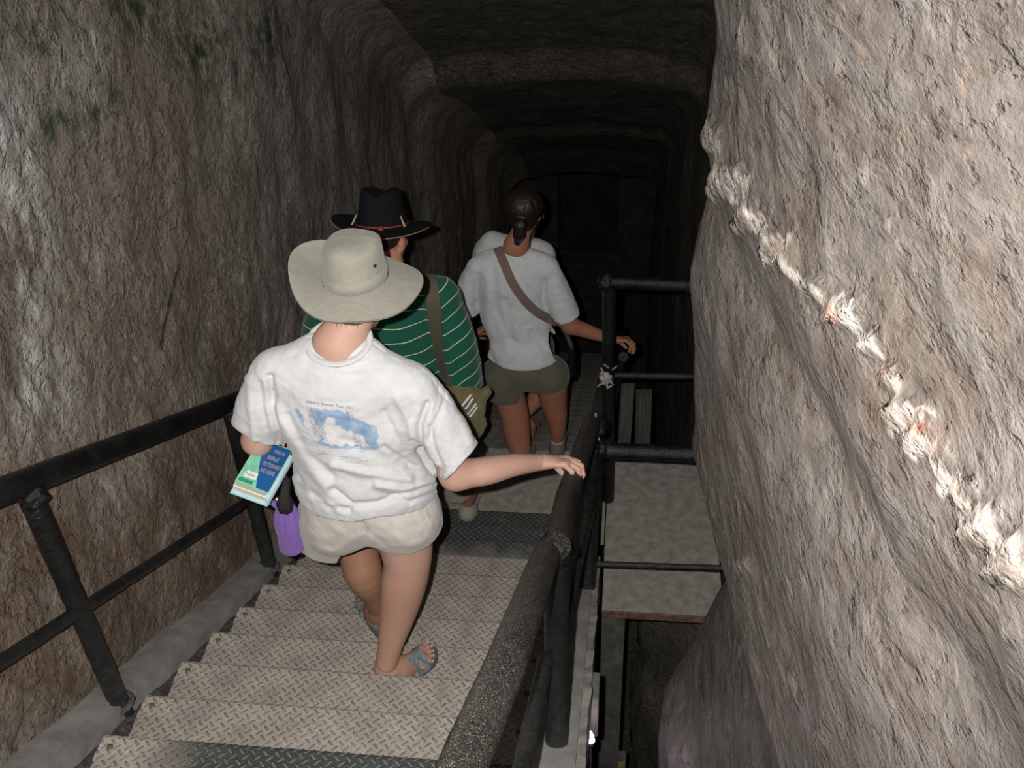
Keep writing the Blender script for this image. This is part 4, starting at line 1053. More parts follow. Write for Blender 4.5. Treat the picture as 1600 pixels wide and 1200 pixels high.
    words = ['CORINTH', 'ATHENS  DELPHI', 'PHILIPPI', 'THESSALONICA', 'EPHESUS', 'PATMOS', 'SMYRNA', 'SARDIS', 'TROAS', 'PERGAMUM', 'ANTIOCH', 'TARSUS', 'ANKARA', 'DERBE', 'LYSTRA']
    L = [('W&B G. Summer Tour, 2001', (478, 629.5), (551, 639.5), 4.2)]
    for i, w in enumerate(words): L.append((w, (478 + i * 0.95, 637.5 + i * 3.3), (497 + i * 0.95 + (i % 3), 640.0 + i * 3.5), 2.0))
    for i in range(4): L.append(('May %d' % (12 + 3 * i), (541 + i * 0.4, 645 + i * 3.3), (552 + i * 0.3, 647 + i * 3.3), 2.0))
    for i in range(7): L.append(('June %d' % (1 + 2 * i), (551 + i * 0.8, 680 + i * 3.4), (561 + i * 0.8, 682 + i * 3.4), 2.0))
    L += [('Land of the Bible', (494, 705), (508, 706), 2.0), ('study tour', (497, 709.5), (512, 710), 2.0), ('In the steps of the apostles', (530, 714), (563, 717), 2.0), ('across the sea and through the isles', (533, 718), (576, 722), 2.0), ('with friends from home', (540, 722), (574, 726), 2.0)]
    for nm, a_, b_ in (('lettering_title', 0, 1), ('lettering_left_list', 1, 16), ('lettering_right_list', 16, 27), ('lettering_caption', 27, 32)): drape_text(nm, L[a_:b_], b, M['ink'], sh, 0.0014)
    # collar rib and hems as stitched bands
    def band(name, poly, w, off=0.0008, th=0.0016): return drape(name, b, poly, w, M['white_tee'], sh, off, th, 30)
    V_ = []; cc_ = J(528, 524, 2.285)
    for i in range(49):
        a = 2 * math.pi * i / 48; V_.append(cc_ + A(0.086 * math.cos(a), 0.078 * math.sin(a), -0.020 + 0.022 * math.sin(a)))
    mb = MB(); mb.tube(V_, 0.010, 12, cap=False, flat=0.5); mb.build('collar', M['white_tee'], sh, True)
    # shorts
    F = SDF((-1.10, 2.06, -2.72), (-0.46, 2.72, -2.08), 0.0052)
    F.ell(J(575, 775, 2.31), A(0.212, 0.150, 0.15), 0.04)
    F.ell(J(528, 812, 2.27), A(0.115, 0.105, 0.12), 0.045); F.ell(J(628, 806, 2.26), A(0.118, 0.105, 0.12), 0.045)
    F.chain([(J(520, 810, 2.33), 0.118), (J(516, 850, 2.38), 0.113), (J(520, 930, 2.46), 0.115)], 0.03)
    F.chain([(J(634, 808, 2.31), 0.118), (J(640, 845, 2.31), 0.120), (J(645, 930, 2.31), 0.125)], 0.03)
    F.shell(0.013)
    p1_ = J(512, 874, 2.27); p2_ = J(642, 867, 2.19); F.cut(p1_, (-0.22, 0.10, -1), A(-0.915, 2.40, p1_[2] - 0.20), 0.262); F.cut(p2_, (0.06, 0.10, -1), A(-0.655, 2.31, p2_[2] - 0.20), 0.255)
    F.cut(J(575, 745, 2.3), (0, 0, 1), J(575, 700, 2.3), 0.28)
    V, Fc = F.mesh(); V = relax(V, Fc, 3, 0.5); N = vnormals(V, Fc); px, py, _ = project(V); D = np.zeros(len(V)); back = sstep(2.36, 2.26, V[:, 1])
    for poly, w, a in [([(568, 818), (569, 835), (567, 850)], 5, -0.010), ([(569, 800), (569, 820)], 4, 0.004), ([(472, 850), (520, 862), (560, 838)], 5, 0.005), ([(500, 800), (540, 840), (565, 838)], 9, 0.004), ([(575, 830), (610, 858), (660, 862)], 5, -0.005),
                       ([(668, 790), (682, 780), (688, 810), (676, 822), (666, 800)], 3, 0.004), ([(640, 800), (660, 830), (670, 860)], 5, -0.004), ([(600, 825), (640, 850), (690, 850)], 6, 0.004), ([(470, 800), (480, 840), (495, 870)], 6, -0.004)]:
        d_, _ = polydist(px, py, poly); D += a * np.exp(-(d_ / w) ** 2)
    V = V + (D * back)[:, None] * A(0, -0.8, 0.3) + N * (0.0035 * fbm(V * 14, 3) + 0.001 * fbm(V * 45, 2))[:, None] * np.sign(-N[:, 1] + 1e-6)[:, None]
    so = mk('shorts', V, Fc, M['beige'], o); sb_ = bvh_of(V, Fc)
    # sun hat
    hatc = J(556, 434, 2.36)
    ht = sun_hat(o, hatc)
    # sandals
    sandal(o, body_bvh, A(-0.752, 2.175), (0.135, 0.19), -2.993, -1); sandal(o, body_bvh, A(-0.885, 2.535), (-0.12, 0.19), -3.124, 1)
    return o, ell_, wl_
def sun_hat(parent, c):
    nt = 120; rad = [(0.0, 0.118), (0.030, 0.117), (0.055, 0.108), (0.066, 0.092), (0.0735, 0.066), (0.078, 0.030), (0.082, 0.004)]
    V = []; F = []; nrm_ = []
    # crown
    prof = [(0.000, 0.110), (0.030, 0.111), (0.055, 0.108), (0.070, 0.101), (0.078, 0.094), (0.081, 0.082), (0.084, 0.045), (0.087, 0.018), (0.0885, 0.0), (0.086, -0.001), (0.077, 0.078), (0.05, 0.098), (0.0, 0.104)]
    for i, (r, z) in enumerate(prof):
        for k in range(nt):
            th = 2 * math.pi * k / nt; x, y = r * math.cos(th), r * 1.14 * math.sin(th)
            dz = 0.05 * r * math.sin(3 * th + 1) * (z / 0.1); tilt = 0.10 * x - 0.05 * y
            V.append(c + A(x, y, z * 1.12 + dz + tilt * 0.5))
    n = len(prof)
    for i in range(n - 1):
        for k in range(nt): F.append((i * nt + k, i * nt + (k + 1) % nt, (i + 1) * nt + (k + 1) % nt, (i + 1) * nt + k))
    V = np.array(V); V += (0.0035 * fbm(V * 30, 3))[:, None] * unit(A(0.3, -0.6, 0.6))
    hat = mk('sun_hat', V, F, M['hat'], parent)
    # brim with stitched rings
    V = []; F = []; nr = 34
    for lay in (0, 1):
        for i in range(nr):
            t = i / (nr - 1)
            for k in range(nt):
                th = 2 * math.pi * k / nt; ct, st = math.cos(th), math.sin(th)
                R = 0.177 + 0.004 * math.cos(2 * th) + 0.003 * math.sin(5 * th)
                r = 0.086 + (R - 0.086) * t; x = r * ct * 1.0; y = r * st * (1.14 + (0.99 - 1.14) * t)
                left = max(0, -ct) ** 2.0; backw = max(0, -st) ** 1.5; right = max(0, ct) ** 2
                z = 0.004 - 0.030 * t - 0.012 * t * backw + left * (0.052 * t ** 1.4) + right * (-0.002 * t) + 0.050 * t * t * max(0, math.cos(th - 2.45)) ** 3 + 0.004 * t * math.sin(4 * th + 0.6)
                z += 0.0009 * abs(math.sin(t * math.pi * 11)) - (0.0028 if lay else 0)
                V.append(c + A(x, y, z))
    for lay in (0, 1):
        for i in range(nr - 1):
            for k in range(nt):
                q = (lay * nr * nt + i * nt + k, lay * nr * nt + i * nt + (k + 1) % nt, lay * nr * nt + (i + 1) * nt + (k + 1) % nt, lay * nr * nt + (i + 1) * nt + k)
                F.append(q if lay else q[::-1])
    e = (nr - 1) * nt
    for k in range(nt): F.append((e + k, e + (k + 1) % nt, nr * nt + e + (k + 1) % nt, nr * nt + e + k))
    mk('brim', V, F, M['hat'], hat)
    # band
    V = []; F = []
    for i, (r, z) in enumerate([(0.0875, 0.002), (0.0905, 0.003), (0.0880, 0.034), (0.0845, 0.035)]):
        for k in range(nt):
            th = 2 * math.pi * k / nt; V.append(c + A(r * math.cos(th), r * 1.14 * math.sin(th), z + 0.05 * r * math.cos(th)))
    for i in range(3):
        for k in range(nt): F.append((i * nt + k, i * nt + (k + 1) % nt, (i + 1) * nt + (k + 1) % nt, (i + 1) * nt + k))
    mk('band', V, F, M['hat'], hat)
    mb = MB()
    for a_ in (-0.55,):
        q = c + A(0.0832 * math.cos(a_), 0.0832 * 1.14 * math.sin(a_), 0.068); nrm = unit(A(math.cos(a_), math.sin(a_), 0.2)); mb.tube([q - nrm * 0.002, q + nrm * 0.0035], 0.0045, 14)
    e_ = mb.build('eyelet', M['black_cloth'], hat, True); e_['label'] = 'dark eyelet'
    return hat
def sandal(parent, b, heel, d, zs, big):
    d = unit(A(d[0], d[1], 0)); s = A(d[1], -d[0], 0) * big; h = A(heel[0], heel[1], zs)
    out = [(-0.034, 0.0), (-0.026, 0.026), (0.03, 0.033), (0.08, 0.028), (0.13, 0.036), (0.17, 0.046), (0.205, 0.040), (0.222, 0.018), (0.222, -0.002), (0.20, -0.030), (0.165, -0.047), (0.12, -0.044), (0.07, -0.034), (0.02, -0.032), (-0.026, -0.024)]
    n = len(out); V = [h + d * a + s * b_ + A(0, 0, z) for z in (0.001, 0.020) for a, b_ in out]
    F = [tuple(range(n))[::-1], tuple(range(n, 2 * n))] + [(i, (i + 1) % n, n + (i + 1) % n, n + i) for i in range(n)]
    so = mk('sandal', V, F, M['sole'], parent, False); bevel(so, 0.003)
    def strap(p0, p1, w, arch):
        pts = []; wd = []; nn = 16
        for i in range(nn):
            t = i / (nn - 1); a = p0[0] + (p1[0] - p0[0]) * t; c_ = p0[1] + (p1[1] - p0[1]) * t
            q = h + d * a + s * c_; hh = b.ray_cast(Vector(q + A(0, 0, arch)), Vector((0, 0, -1)))
            z = max(hh[0][2] if hh[0] is not None else zs + 0.018, zs + 0.016) + 0.0025
            pts.append(A(q[0], q[1], z))
        pts = np.array(pts); pts[1:-1] = (pts[:-2] + pts[1:-1] + pts[2:]) / 3
        dirv = unit(d * (p1[0] - p0[0]) + s * (p1[1] - p0[1])); side = np.cross(A(0, 0, 1), dirv)
        for i in range(nn):
            t_ = unit(pts[min(i + 1, nn - 1)] - pts[max(i - 1, 0)]); wd.append((side * w / 2, unit(np.cross(side, t_)) * -1 if np.cross(side, t_)[2] < 0 else unit(np.cross(side, t_))))
        ribbon('strap', pts, wd, 0.003, M['sandal'], so)
    strap((0.150, 0.050), (0.128, -0.048), 0.022, 0.085); strap((0.160, 0.048), (0.085, -0.042), 0.016, 0.09); strap((0.070, 0.036), (0.105, -0.046), 0.024, 0.10)
    strap((0.06, 0.036), (0.15, -0.05), 0.014, 0.09)
    # heel strap round the back of the ankle
    pts = []; wd = []
    for i in range(15):
        a = math.pi * (i / 14 - 0.5) ; q = h + d * (0.028 - 0.062 * math.cos(a)) + s * (0.037 * math.sin(a)) + A(0, 0, 0.055); pts.append(q); wd.append((A(0, 0, 0.009), unit(-d * math.cos(a) + s * math.sin(a))))
    ribbon('strap', pts, wd, 0.003, M['sandal'], so)
    return so
w1, w1_el, w1_wr = woman_one()

# ---------------------------------------------------------------- her books and pouch
def books():
    Az = J(367, 752, 2.14); Bz = J(418, 771, 2.14); Cz = onz(455, 724, Bz[2]); 
    w = unit(Bz - Az); l = Cz - Bz; l = unit(l - w * l.dot(w) * 0.6); up = unit(np.cross(w, l)); 
    if up[2] < 0: up = -up
    Wd = np.linalg.norm(Bz - Az); Ln = 0.185
    def P(a, b, c): return Az + w * a * Wd + l * b * Ln + up * c
    def slab(name, a0, a1, b0, b1, c0, c1, mat, par, org): 
        mb = MB(); mb.hexa([P(a, b, c) - org for c in (c0, c1) for a, b in ((a0, b0), (a1, b0), (a1, b1), (a0, b1))]); return mb.build(name, mat, par)
    pages = simple('page_edges', (0.52, 0.48, 0.38), 0.9, 0.2, 200, 0.3, 300, stretch=(0.1, 0.1, 4))
    blue = simple('blue_cover', (0.010, 0.085, 0.27), 0.35, 0.1, 10); mint = simple('mint_cover', (0.20, 0.52, 0.36), 0.4, 0.15, 30); pale = simple('pale_blue_cover', (0.42, 0.62, 0.70), 0.4, 0.08, 14); green_ = simple('green_strip', (0.03, 0.25, 0.12), 0.4)
    white_ = simple('cover_white', (0.75, 0.75, 0.72), 0.5)
    org = P(0.5, 0.5, -0.03); t = empty('book', tuple(org)); tag(t, 'blue and mint paperback lying on the pale blue book under her arm', 'book')
    slab('page_block', 0.02, 0.98, 0.015, 1, -0.022, -0.0016, pages, t, org); slab('cover', -0.01, 1.01, 0, 1.01, -0.0016, 0.0, mint, t, org); slab('back_cover', -0.01, 1.01, 0, 1.01, -0.0240, -0.022, white_, t, org)
    mb = MB(); mb.add([P(a, b, 0.0004) - org for a, b in ((0.62, 0.02), (1.0, 0.02), (1.0, 1.0), (0.28, 1.0), (0.30, 0.62))], [(0, 1, 2, 3, 4)])
    mb.build('cover_panel', blue, t)
    mb = MB(); mb.add([P(a, b, 0.0005) - org for a, b in ((0.03, 0.05), (0.48, 0.05), (0.46, 0.12), (0.06, 0.12))], [(0, 1, 2, 3)]); mb.build('cover_strip', green_, t)
    mb = MB(); mb.add([P(a, b, 0.0006) - org for a, b in ((0.12, 0.16), (0.50, 0.16), (0.48, 0.30), (0.16, 0.30))], [(0, 1, 2, 3)]); mb.build('cover_plate', white_, t)
    mb = MB()
    for s_, a, b_, L_, H_ in (('VERSION', 0.55, 0.83, 0.34, 0.07), ('BIBLE', 0.47, 0.66, 0.34, 0.085), ('DICTIONARY', 0.43, 0.51, 0.56, 0.085), ('AND GUIDE', 0.46, 0.36, 0.44, 0.085)):
        v, f = text_mesh(s_, 0.015); mx = v[:, 0].max(); my = v[:, 1].max()
        mb.add([P(a + L_ * x / mx, b_ + H_ * y / my, 0.0012) - org for x, y, _ in v], f)
    v, f = text_mesh('NEW'); mx = v[:, 0].max(); mb.build('title_lettering', M['gold'], t)
    mb = MB(); mb.add([P(0.16 + 0.28 * x / mx, 0.19 + 0.07 * y / v[:, 1].max(), 0.0012) - org for x, y, _ in v], f); mb.build('plate_lettering', M['ink'], t)
    org = P(0.5, 0.5, -0.06); t = empty('book', tuple(org)); tag(t, 'thick pale blue glossy book carried underneath the blue and mint paperback', 'book')
    slab('page_block', 0.03, 1.02, 0.04, 1.0, -0.050, -0.0255, pages, t, org); slab('cover', -0.02, 1.13, -0.03, 1.02, -0.0548, -0.0502, pale, t, org)
    mb = MB(); pts_ = []
    prof = [(1.02, -0.0250), (1.09, -0.0245), (1.15, -0.030), (1.17, -0.040), (1.15, -0.050), (1.10, -0.0548), (1.06, -0.0505), (1.10, -0.046), (1.12, -0.040), (1.11, -0.033), (1.07, -0.0285), (1.02, -0.029)]
    V = [P(a, b, c) - org for b in (-0.02, 1.02) for a, c in prof]; n = len(prof)
    mb.add(V, [tuple(range(n)), tuple(range(n, 2 * n))[::-1]] + [(i, n + i, n + (i + 1) % n, (i + 1) % n) for i in range(n)]); o = mb.build('spine', pale, t); shade_angle(o, 40)
books()
def pouch():
    top = J(444, 782, 2.26); bot = J(458, 858, 2.26); t = empty('bottle_pouch', tuple(top)); tag(t, 'purple drawstring bottle pouch hanging beside the near woman\'s left hip', 'pouch')
    V = []; F = []; n = 48; m = 26; r0 = 0.043
    for i in range(m):
        s = i / (m - 1); c = (bot - top) * s
        rad = r0 * (0.42 + 0.58 * min(1, (s / 0.45)) ** 0.8) * (1 - max(0, s - 0.93) / 0.07 * 0.25)
        for k in range(n):
            th = 2 * math.pi * k / n; g = 1 + (0.20 * math.sin(9 * th + 2 * s) + 0.1 * math.sin(4 * th)) * max(0, 1 - s * 1.6)
            V.append(c + A(rad * g * math.cos(th), rad * g * math.sin(th), 0))
    for i in range(m - 1):
        for k in range(n): F.append((i * n + k, i * n + (k + 1) % n, (i + 1) * n + (k + 1) % n, (i + 1) * n + k))
    F.append(tuple((m - 1) * n + k for k in range(n))[::-1]); F.append(tuple(range(n)))
    V = np.array(V); V += (0.004 * fbm(V * 35, 2))[:, None] * A(1, 0.5, 0); mk('pouch_bag', V, [q[::-1] for q in F], M['purple'], t)
    mb = MB(); mb.tube([A(-0.020, -0.004, -0.022), A(-0.030, -0.008, -0.012), A(-0.034, -0.01, 0.0)], [0.016, 0.009, 0.010], 12); mb.build('gathered_corner', M['purple'], t, True)
    mb = MB(); mb.tube([A(-0.022, -0.012, 0.006), A(-0.014, -0.014, 0.022)], 0.0055, 10); x = mb.build('cord_lock', M['metal'], t, True); x['label'] = 'bright metal cord lock'
    mb = MB(); mb.tube([A(0.006, -0.008, -0.026), A(0.006, -0.012, 0.0), A(0.008, -0.004, 0.03), A(0.012, 0.03, 0.07)], [0.024, 0.026, 0.016, 0.010], 20, rough=0.010); mb.build('black_top', M['black_cloth'], t, True)
    p0 = A(0.012, 0.03, 0.07); p1 = w1_wr - top; mb = MB(); mb.tube([p0, (p0 + p1) / 2 + A(0, 0, -0.01), p1 + A(0, 0, 0.02)], 0.003, 8); mb.build('cord', M['black_cloth'], t, True)
pouch()

# ---------------------------------------------------------------- man in green striped shirt and black hat
def man():
    Y = 3.55; F = SDF((-1.40, 3.30, -4.02), (-0.50, 4.30, -1.68), 0.0075)
    hc = J(603, 374, 3.62); R = axes((0.25, 1, -0.15)); head(F, hc, R, 1.02)
    F.cone(hc + A(0, -0.02, -0.04), J(610, 425, 3.56), 0.058, 0.064, 0.02)
    sl, sr = J(518, 468, Y), J(688, 462, Y); F.cone(sl, sr, 0.055, 0.055, 0.03)
    F.cone(J(600, 500, Y), J(632, 600, Y), 0.165, 0.155, 0.05, (0, 1, 0), 0.65); F.ell(J(640, 650, Y + 0.02), A(0.17, 0.13, 0.13), 0.05)
    er = J(718, 585, Y); wr = J(742, 618, Y + 0.20); F.chain([(sr, 0.055), (er, 0.047)], 0.03); F.chain([(er, 0.047), (er * 0.65 + wr * 0.35, 0.045), (wr, 0.030)], 0.03)
    hand(F, wr, unit(wr - er), A(0.6, 0, 0.6), A(-0.4, 0.2, 0.6), [(0.5, 0.7, 0.5)] * 4, 1.05)
    e2 = J(492, 585, Y); w2 = J(500, 600, Y + 0.26); F.chain([(sl, 0.055), (e2, 0.047), (w2, 0.03)], 0.03); hand(F, w2, A(0.2, 1, 0.1), A(-0.6, 0, 0.6), A(0.5, 0, 0.6), [(0.4, 0.6, 0.4)] * 4, 1.05)
    zr_ = nz(10); ar = A(-0.79, 4.0, zr_ + 0.10); F.chain([(J(672, 655, Y + 0.03), 0.10), (J(700, 715, 3.86), 0.066), (A(-0.77, 3.93, zr_ + 0.33), 0.062), (ar, 0.04)], 0.04)
    zl_ = nz(8); al = A(-1.02, 3.50, zl_ + 0.10); F.chain([(J(605, 655, Y), 0.10), (A(-0.99, 3.58, zl_ + 0.52), 0.068), (A(-1.0, 3.54, zl_ + 0.34), 0.062), (al, 0.04)], 0.04)
    o, V, Fc = put_mesh('person', [F.mesh()], M['skin2']); tag(o, 'person in black wide-brimmed hat and green striped shirt, half hidden by the nearest woman', 'person'); eyes(hc, R, 1.02, o)
    F = SDF(hc - 0.14, hc + 0.14, 0.005); r_, f_, u_ = R; F.ell(hc + u_ * 0.04 - f_ * 0.016, A(0.079, 0.102, 0.084), 0.01, R); F.ell(hc + f_ * 0.10 - u_ * 0.03, A(0.085, 0.085, 0.09), 0.01, R, 's')
    put_mesh('hair', [F.mesh()], M['hair_dark'], o)
    # shirt
    F = SDF((-1.45, 3.24, -2.95), (-0.45, 3.90, -1.82), 0.0065)
    F.cone(sl, sr, 0.072, 0.072, 0.03); F.cone(J(608, 440, Y), sr, 0.065, 0.07, 0.03); F.cone(J(606, 440, Y), sl, 0.065, 0.07, 0.03)
    F.cone(J(600, 505, Y), J(634, 610, Y), 0.200, 0.195, 0.06, (0, 1, 0), 0.68); F.cone(J(634, 610, Y), J(640, 720, Y), 0.195, 0.20, 0.03, (0, 1, 0), 0.7)
    F.chain([(sr, 0.075), (J(708, 520, Y), 0.088), (J(718, 560, Y), 0.088), (J(728, 650, Y), 0.092)], 0.025); F.chain([(sl, 0.075), (J(500, 530, Y), 0.086), (J(492, 640, Y), 0.09)], 0.025)
    F.shell(0.017); F.cut(J(720, 576, Y - 0.08), (0.25, 0, -1), J(730, 650, Y), 0.19); F.cut(J(497, 576, Y - 0.05), (-0.2, 0, -1), J(490, 650, Y), 0.19)
    F.cut(J(640, 655, Y - 0.13), (0, 0, -1), J(640, 750, Y), 0.36); F.cut(J(608, 436, Y), (0, -0.2, 1), J(608, 400, Y), 0.085)
    V, Fc = F.mesh(); V = relax(V, Fc, 3); N = vnormals(V, Fc); V = V + N * (0.010 * fbm(V * [5, 5, 8], 3))[:, None] * np.sign(-N[:, 1] + 1e-6)[:, None]
    sh = mk('striped_shirt', V, Fc, M['green'], o)
    ax = unit(J(718, 560, Y) - sr); t_ = (V - sr) @ ax; wgt = sstep(-0.02, 0.05, V[:, 0] - (sr[0] - 0.005 + (V[:, 2] - sr[2]) * -0.10))
    st_ = -V[:, 2] + 0.012 * np.sin(V[:, 0] * 9) ; st_ = st_ * (1 - wgt) + (t_ * 1.0 + 0.35 * (V[:, 0] - sr[0]) - sr[2]) * wgt + 0.010 * fbm(V * 7, 2)
    vattr(sh, 'stripe', st_ + 0.9); b = bvh_of(V, Fc)
    # shorts
    F = SDF((-1.25, 3.25, -3.68), (-0.50, 4.15, -2.60), 0.008)
    F.ell(J(640, 648, Y + 0.02), A(0.19, 0.15, 0.14), 0.05); F.chain([(J(672, 655, Y + 0.03), 0.118), (J(695, 705, 3.80), 0.102), (J(706, 750, 3.92), 0.100), (A(-0.72, 3.96, zr_ + 0.10), 0.105)], 0.03)
    F.chain([(J(605, 655, Y), 0.118), (A(-0.99, 3.56, zl_ + 0.52), 0.10), (A(-1.0, 3.54, zl_ + 0.2), 0.10)], 0.03)
    F.shell(0.017); F.cut(A(-0.73, 3.9, zr_ + 0.27), (0, 0, -1), A(-0.73, 3.95, zr_ + 0.08), 0.2); F.cut(A(-1.0, 3.55, zl_ + 0.38), (0, 0, -1), A(-1.0, 3.55, zl_ + 0.18), 0.21)
    V, Fc = F.mesh(); V = relax(V, Fc, 3); N = vnormals(V, Fc); V = noise_disp(V, N, 0.006, 9); mk('shorts', V, Fc, M['khaki'], o)
    for a_, d_ in ((ar, (0.1, 1)), (al, (-0.1, 1))):
        F = SDF(a_ + A(-0.12, -0.15, -0.12), a_ + A(0.12, 0.30, 0.08), 0.005); d3 = unit(A(d_[0], d_[1], 0)); g = A(0, 0, a_[2] - 0.10)
        base = A(a_[0], a_[1], a_[2] - 0.10); F.cone(base + A(0, 0, 0.042) - d3 * 0.03, base + A(0, 0, 0.036) + d3 * 0.16, 0.042, 0.036, 0.02); F.cone(a_, base + A(0, 0, 0.04), 0.046, 0.045, 0.03); F.cut(base + A(0, 0, 0.002), (0, 0, -1), base - A(0, 0, 0.2), 0.35)
        x, _, _ = put_mesh('shoe', [F.mesh()], M['khaki'], o)
    # hat
    c = J(597, 350, 3.60); hat_black(o, c)
    # strap and bag
    bag = empty('shoulder_bag', tuple(J(738, 640, 3.50))); tag(bag, 'olive cloth bag bulging at the hip of the person in green', 'bag')
    st = drape('strap', b, [(664, 424), (674, 450), (680, 490), (684, 530), (690, 566), (700, 600)], 24, M['strap_olive'], None, 0.004, 0.004)
    st.parent = bag; st.location = -Vector(bag.location)
    F = SDF(J(738, 650, 3.48) - 0.26, J(738, 650, 3.48) + 0.26, 0.006)
    F.cone(J(722, 612, 3.48), J(752, 622, 3.50), 0.050, 0.034, 0.03); F.cone(J(726, 628, 3.48), J(734, 668, 3.48), 0.085, 0.062, 0.04, (0, 1, 0), 0.7); F.cone(J(734, 668, 3.48), J(738, 696, 3.48), 0.055, 0.025, 0.03); F.ell(J(757, 615, 3.50), A(0.026, 0.03, 0.03), 0.01)
    V, Fc = F.mesh(); N = vnormals(V, Fc); V = relax(noise_disp(V, N, 0.022, 16, 3, 4), Fc, 1)
    x = mk('bag_body', V - A(*bag.location), Fc, M['bag'], bag)
    b2 = bvh_of(V, Fc)
    for k, (a, e) in enumerate([((722, 633), (735, 617)), ((727, 638), (738, 622)), ((731, 646), (743, 630)), ((735, 650), (745, 635))]):
        try:
            r = drape('wrap_strip', b2, [a, e], 3.0, M['silver'], None, 0.004, 0.003, 8); r.parent = bag; r.location = -Vector(bag.location); r['label'] = 'shiny plastic strip'
        except Exception: pass
    return o
def hat_black(parent, c):
    nt = 96; V = []; F = []
    prof = [(0.0, 0.128, 0), (0.03, 0.130, 0), (0.055, 0.140, 0), (0.068, 0.143, 0), (0.076, 0.136, 0), (0.088, 0.08, 0), (0.099, 0.02, 0), (0.103, 0.0, 0)]
    for i, (r, z, _) in enumerate(prof):
        for k in range(nt):
            th = 2 * math.pi * k / nt; dent = -0.02 * math.exp(-((r * math.cos(th)) / 0.03) ** 2) * (1 if z > 0.12 else 0)
            V.append(c + A(r * math.cos(th), r * 1.1 * math.sin(th), z + dent))
    for i in range(len(prof) - 1):
        for k in range(nt): F.append((i * nt + k, i * nt + (k + 1) % nt, (i + 1) * nt + (k + 1) % nt, (i + 1) * nt + k))
    ca, sa = math.cos(-0.30), math.sin(-0.30)
    def T(v):
        q = np.asarray(v, float) - c; return np.stack([q[..., 0], q[..., 1] * ca - q[..., 2] * sa, q[..., 1] * sa + q[..., 2] * ca], -1) + c
    hat = mk('black_hat', T(V), F, M['black_felt'], parent)
    V = []; F = []; nr = 16
    for lay in (0, 1):
        for i in range(nr):
            t = i / (nr - 1)
            for k in range(nt):
                th = 2 * math.pi * k / nt; r = 0.10 + 0.102 * t; side = abs(math.cos(th)) ** 2
                V.append(c + A(r * math.cos(th), r * 0.98 * math.sin(th), 0.002 - 0.020 * t * (1 - side) + 0.022 * side * t - 0.03 * max(0, t - 0.72) * side - (0.004 if lay else 0) - 0.03 * t * math.cos(th) * 0.5))
    for lay in (0, 1):
        for i in range(nr - 1):
            for k in range(nt):
                q = (lay * nr * nt + i * nt + k, lay * nr * nt + i * nt + (k + 1) % nt, lay * nr * nt + (i + 1) * nt + (k + 1) % nt, lay * nr * nt + (i + 1) * nt + k); F.append(q if lay else q[::-1])
    e = (nr - 1) * nt
    for k in range(nt): F.append((e + k, e + (k + 1) % nt, nr * nt + e + (k + 1) % nt, nr * nt + e + k))
    mk('brim', T(V), F, M['black_felt'], hat)
    red = simple('red_cord', (0.22, 0.03, 0.025), 0.6, 0.3, 200)
    mb = MB(); pts = [T(c + A(0.1045 * math.cos(a), 0.1045 * 1.1 * math.sin(a), 0.006)) for a in np.linspace(0, 2 * math.pi, 49)]; mb.tube(pts, 0.0035, 8, cap=False); mb.lump(T(c + A(0.022, -0.118, 0.004)), 0.012, 10, 0.3, 60, (1.2, 1, 0.8)); x = mb.build('hat_cord', red, hat, True); x['label'] = 'red cord with a knot'
    mb = MB()
    for sx in (-1, 1): mb.tube([T(c + A(sx * 0.088, -0.055, 0.045)), T(c + A(sx * 0.100, -0.064, 0.020)), T(c + A(sx * 0.108, -0.07, 0.004))], [0.003, 0.0035, 0.004], 8)
    x = mb.build('chin_cord', simple('pale_cord', (0.4, 0.34, 0.26), 0.7), hat, True); x['label'] = 'pale chin cord ends'
    ed = MB(); pts = []
    for a in np.linspace(math.pi * 0.98, math.pi * 1.95, 40):
        side = abs(math.cos(a)) ** 2; r = 0.2025; pts.append(T(c + A(r * math.cos(a), r * 0.98 * math.sin(a), 0.001 - 0.020 * (1 - side) + 0.022 * side - 0.0084 * side - 0.015 * math.cos(a))))
    ed.tube(pts, 0.0022, 6); x = ed.build('brim_edging', simple('pink_edging', (0.30, 0.16, 0.14), 0.7), hat, True); x['label'] = 'pinkish brim edging'
    return hat
man()

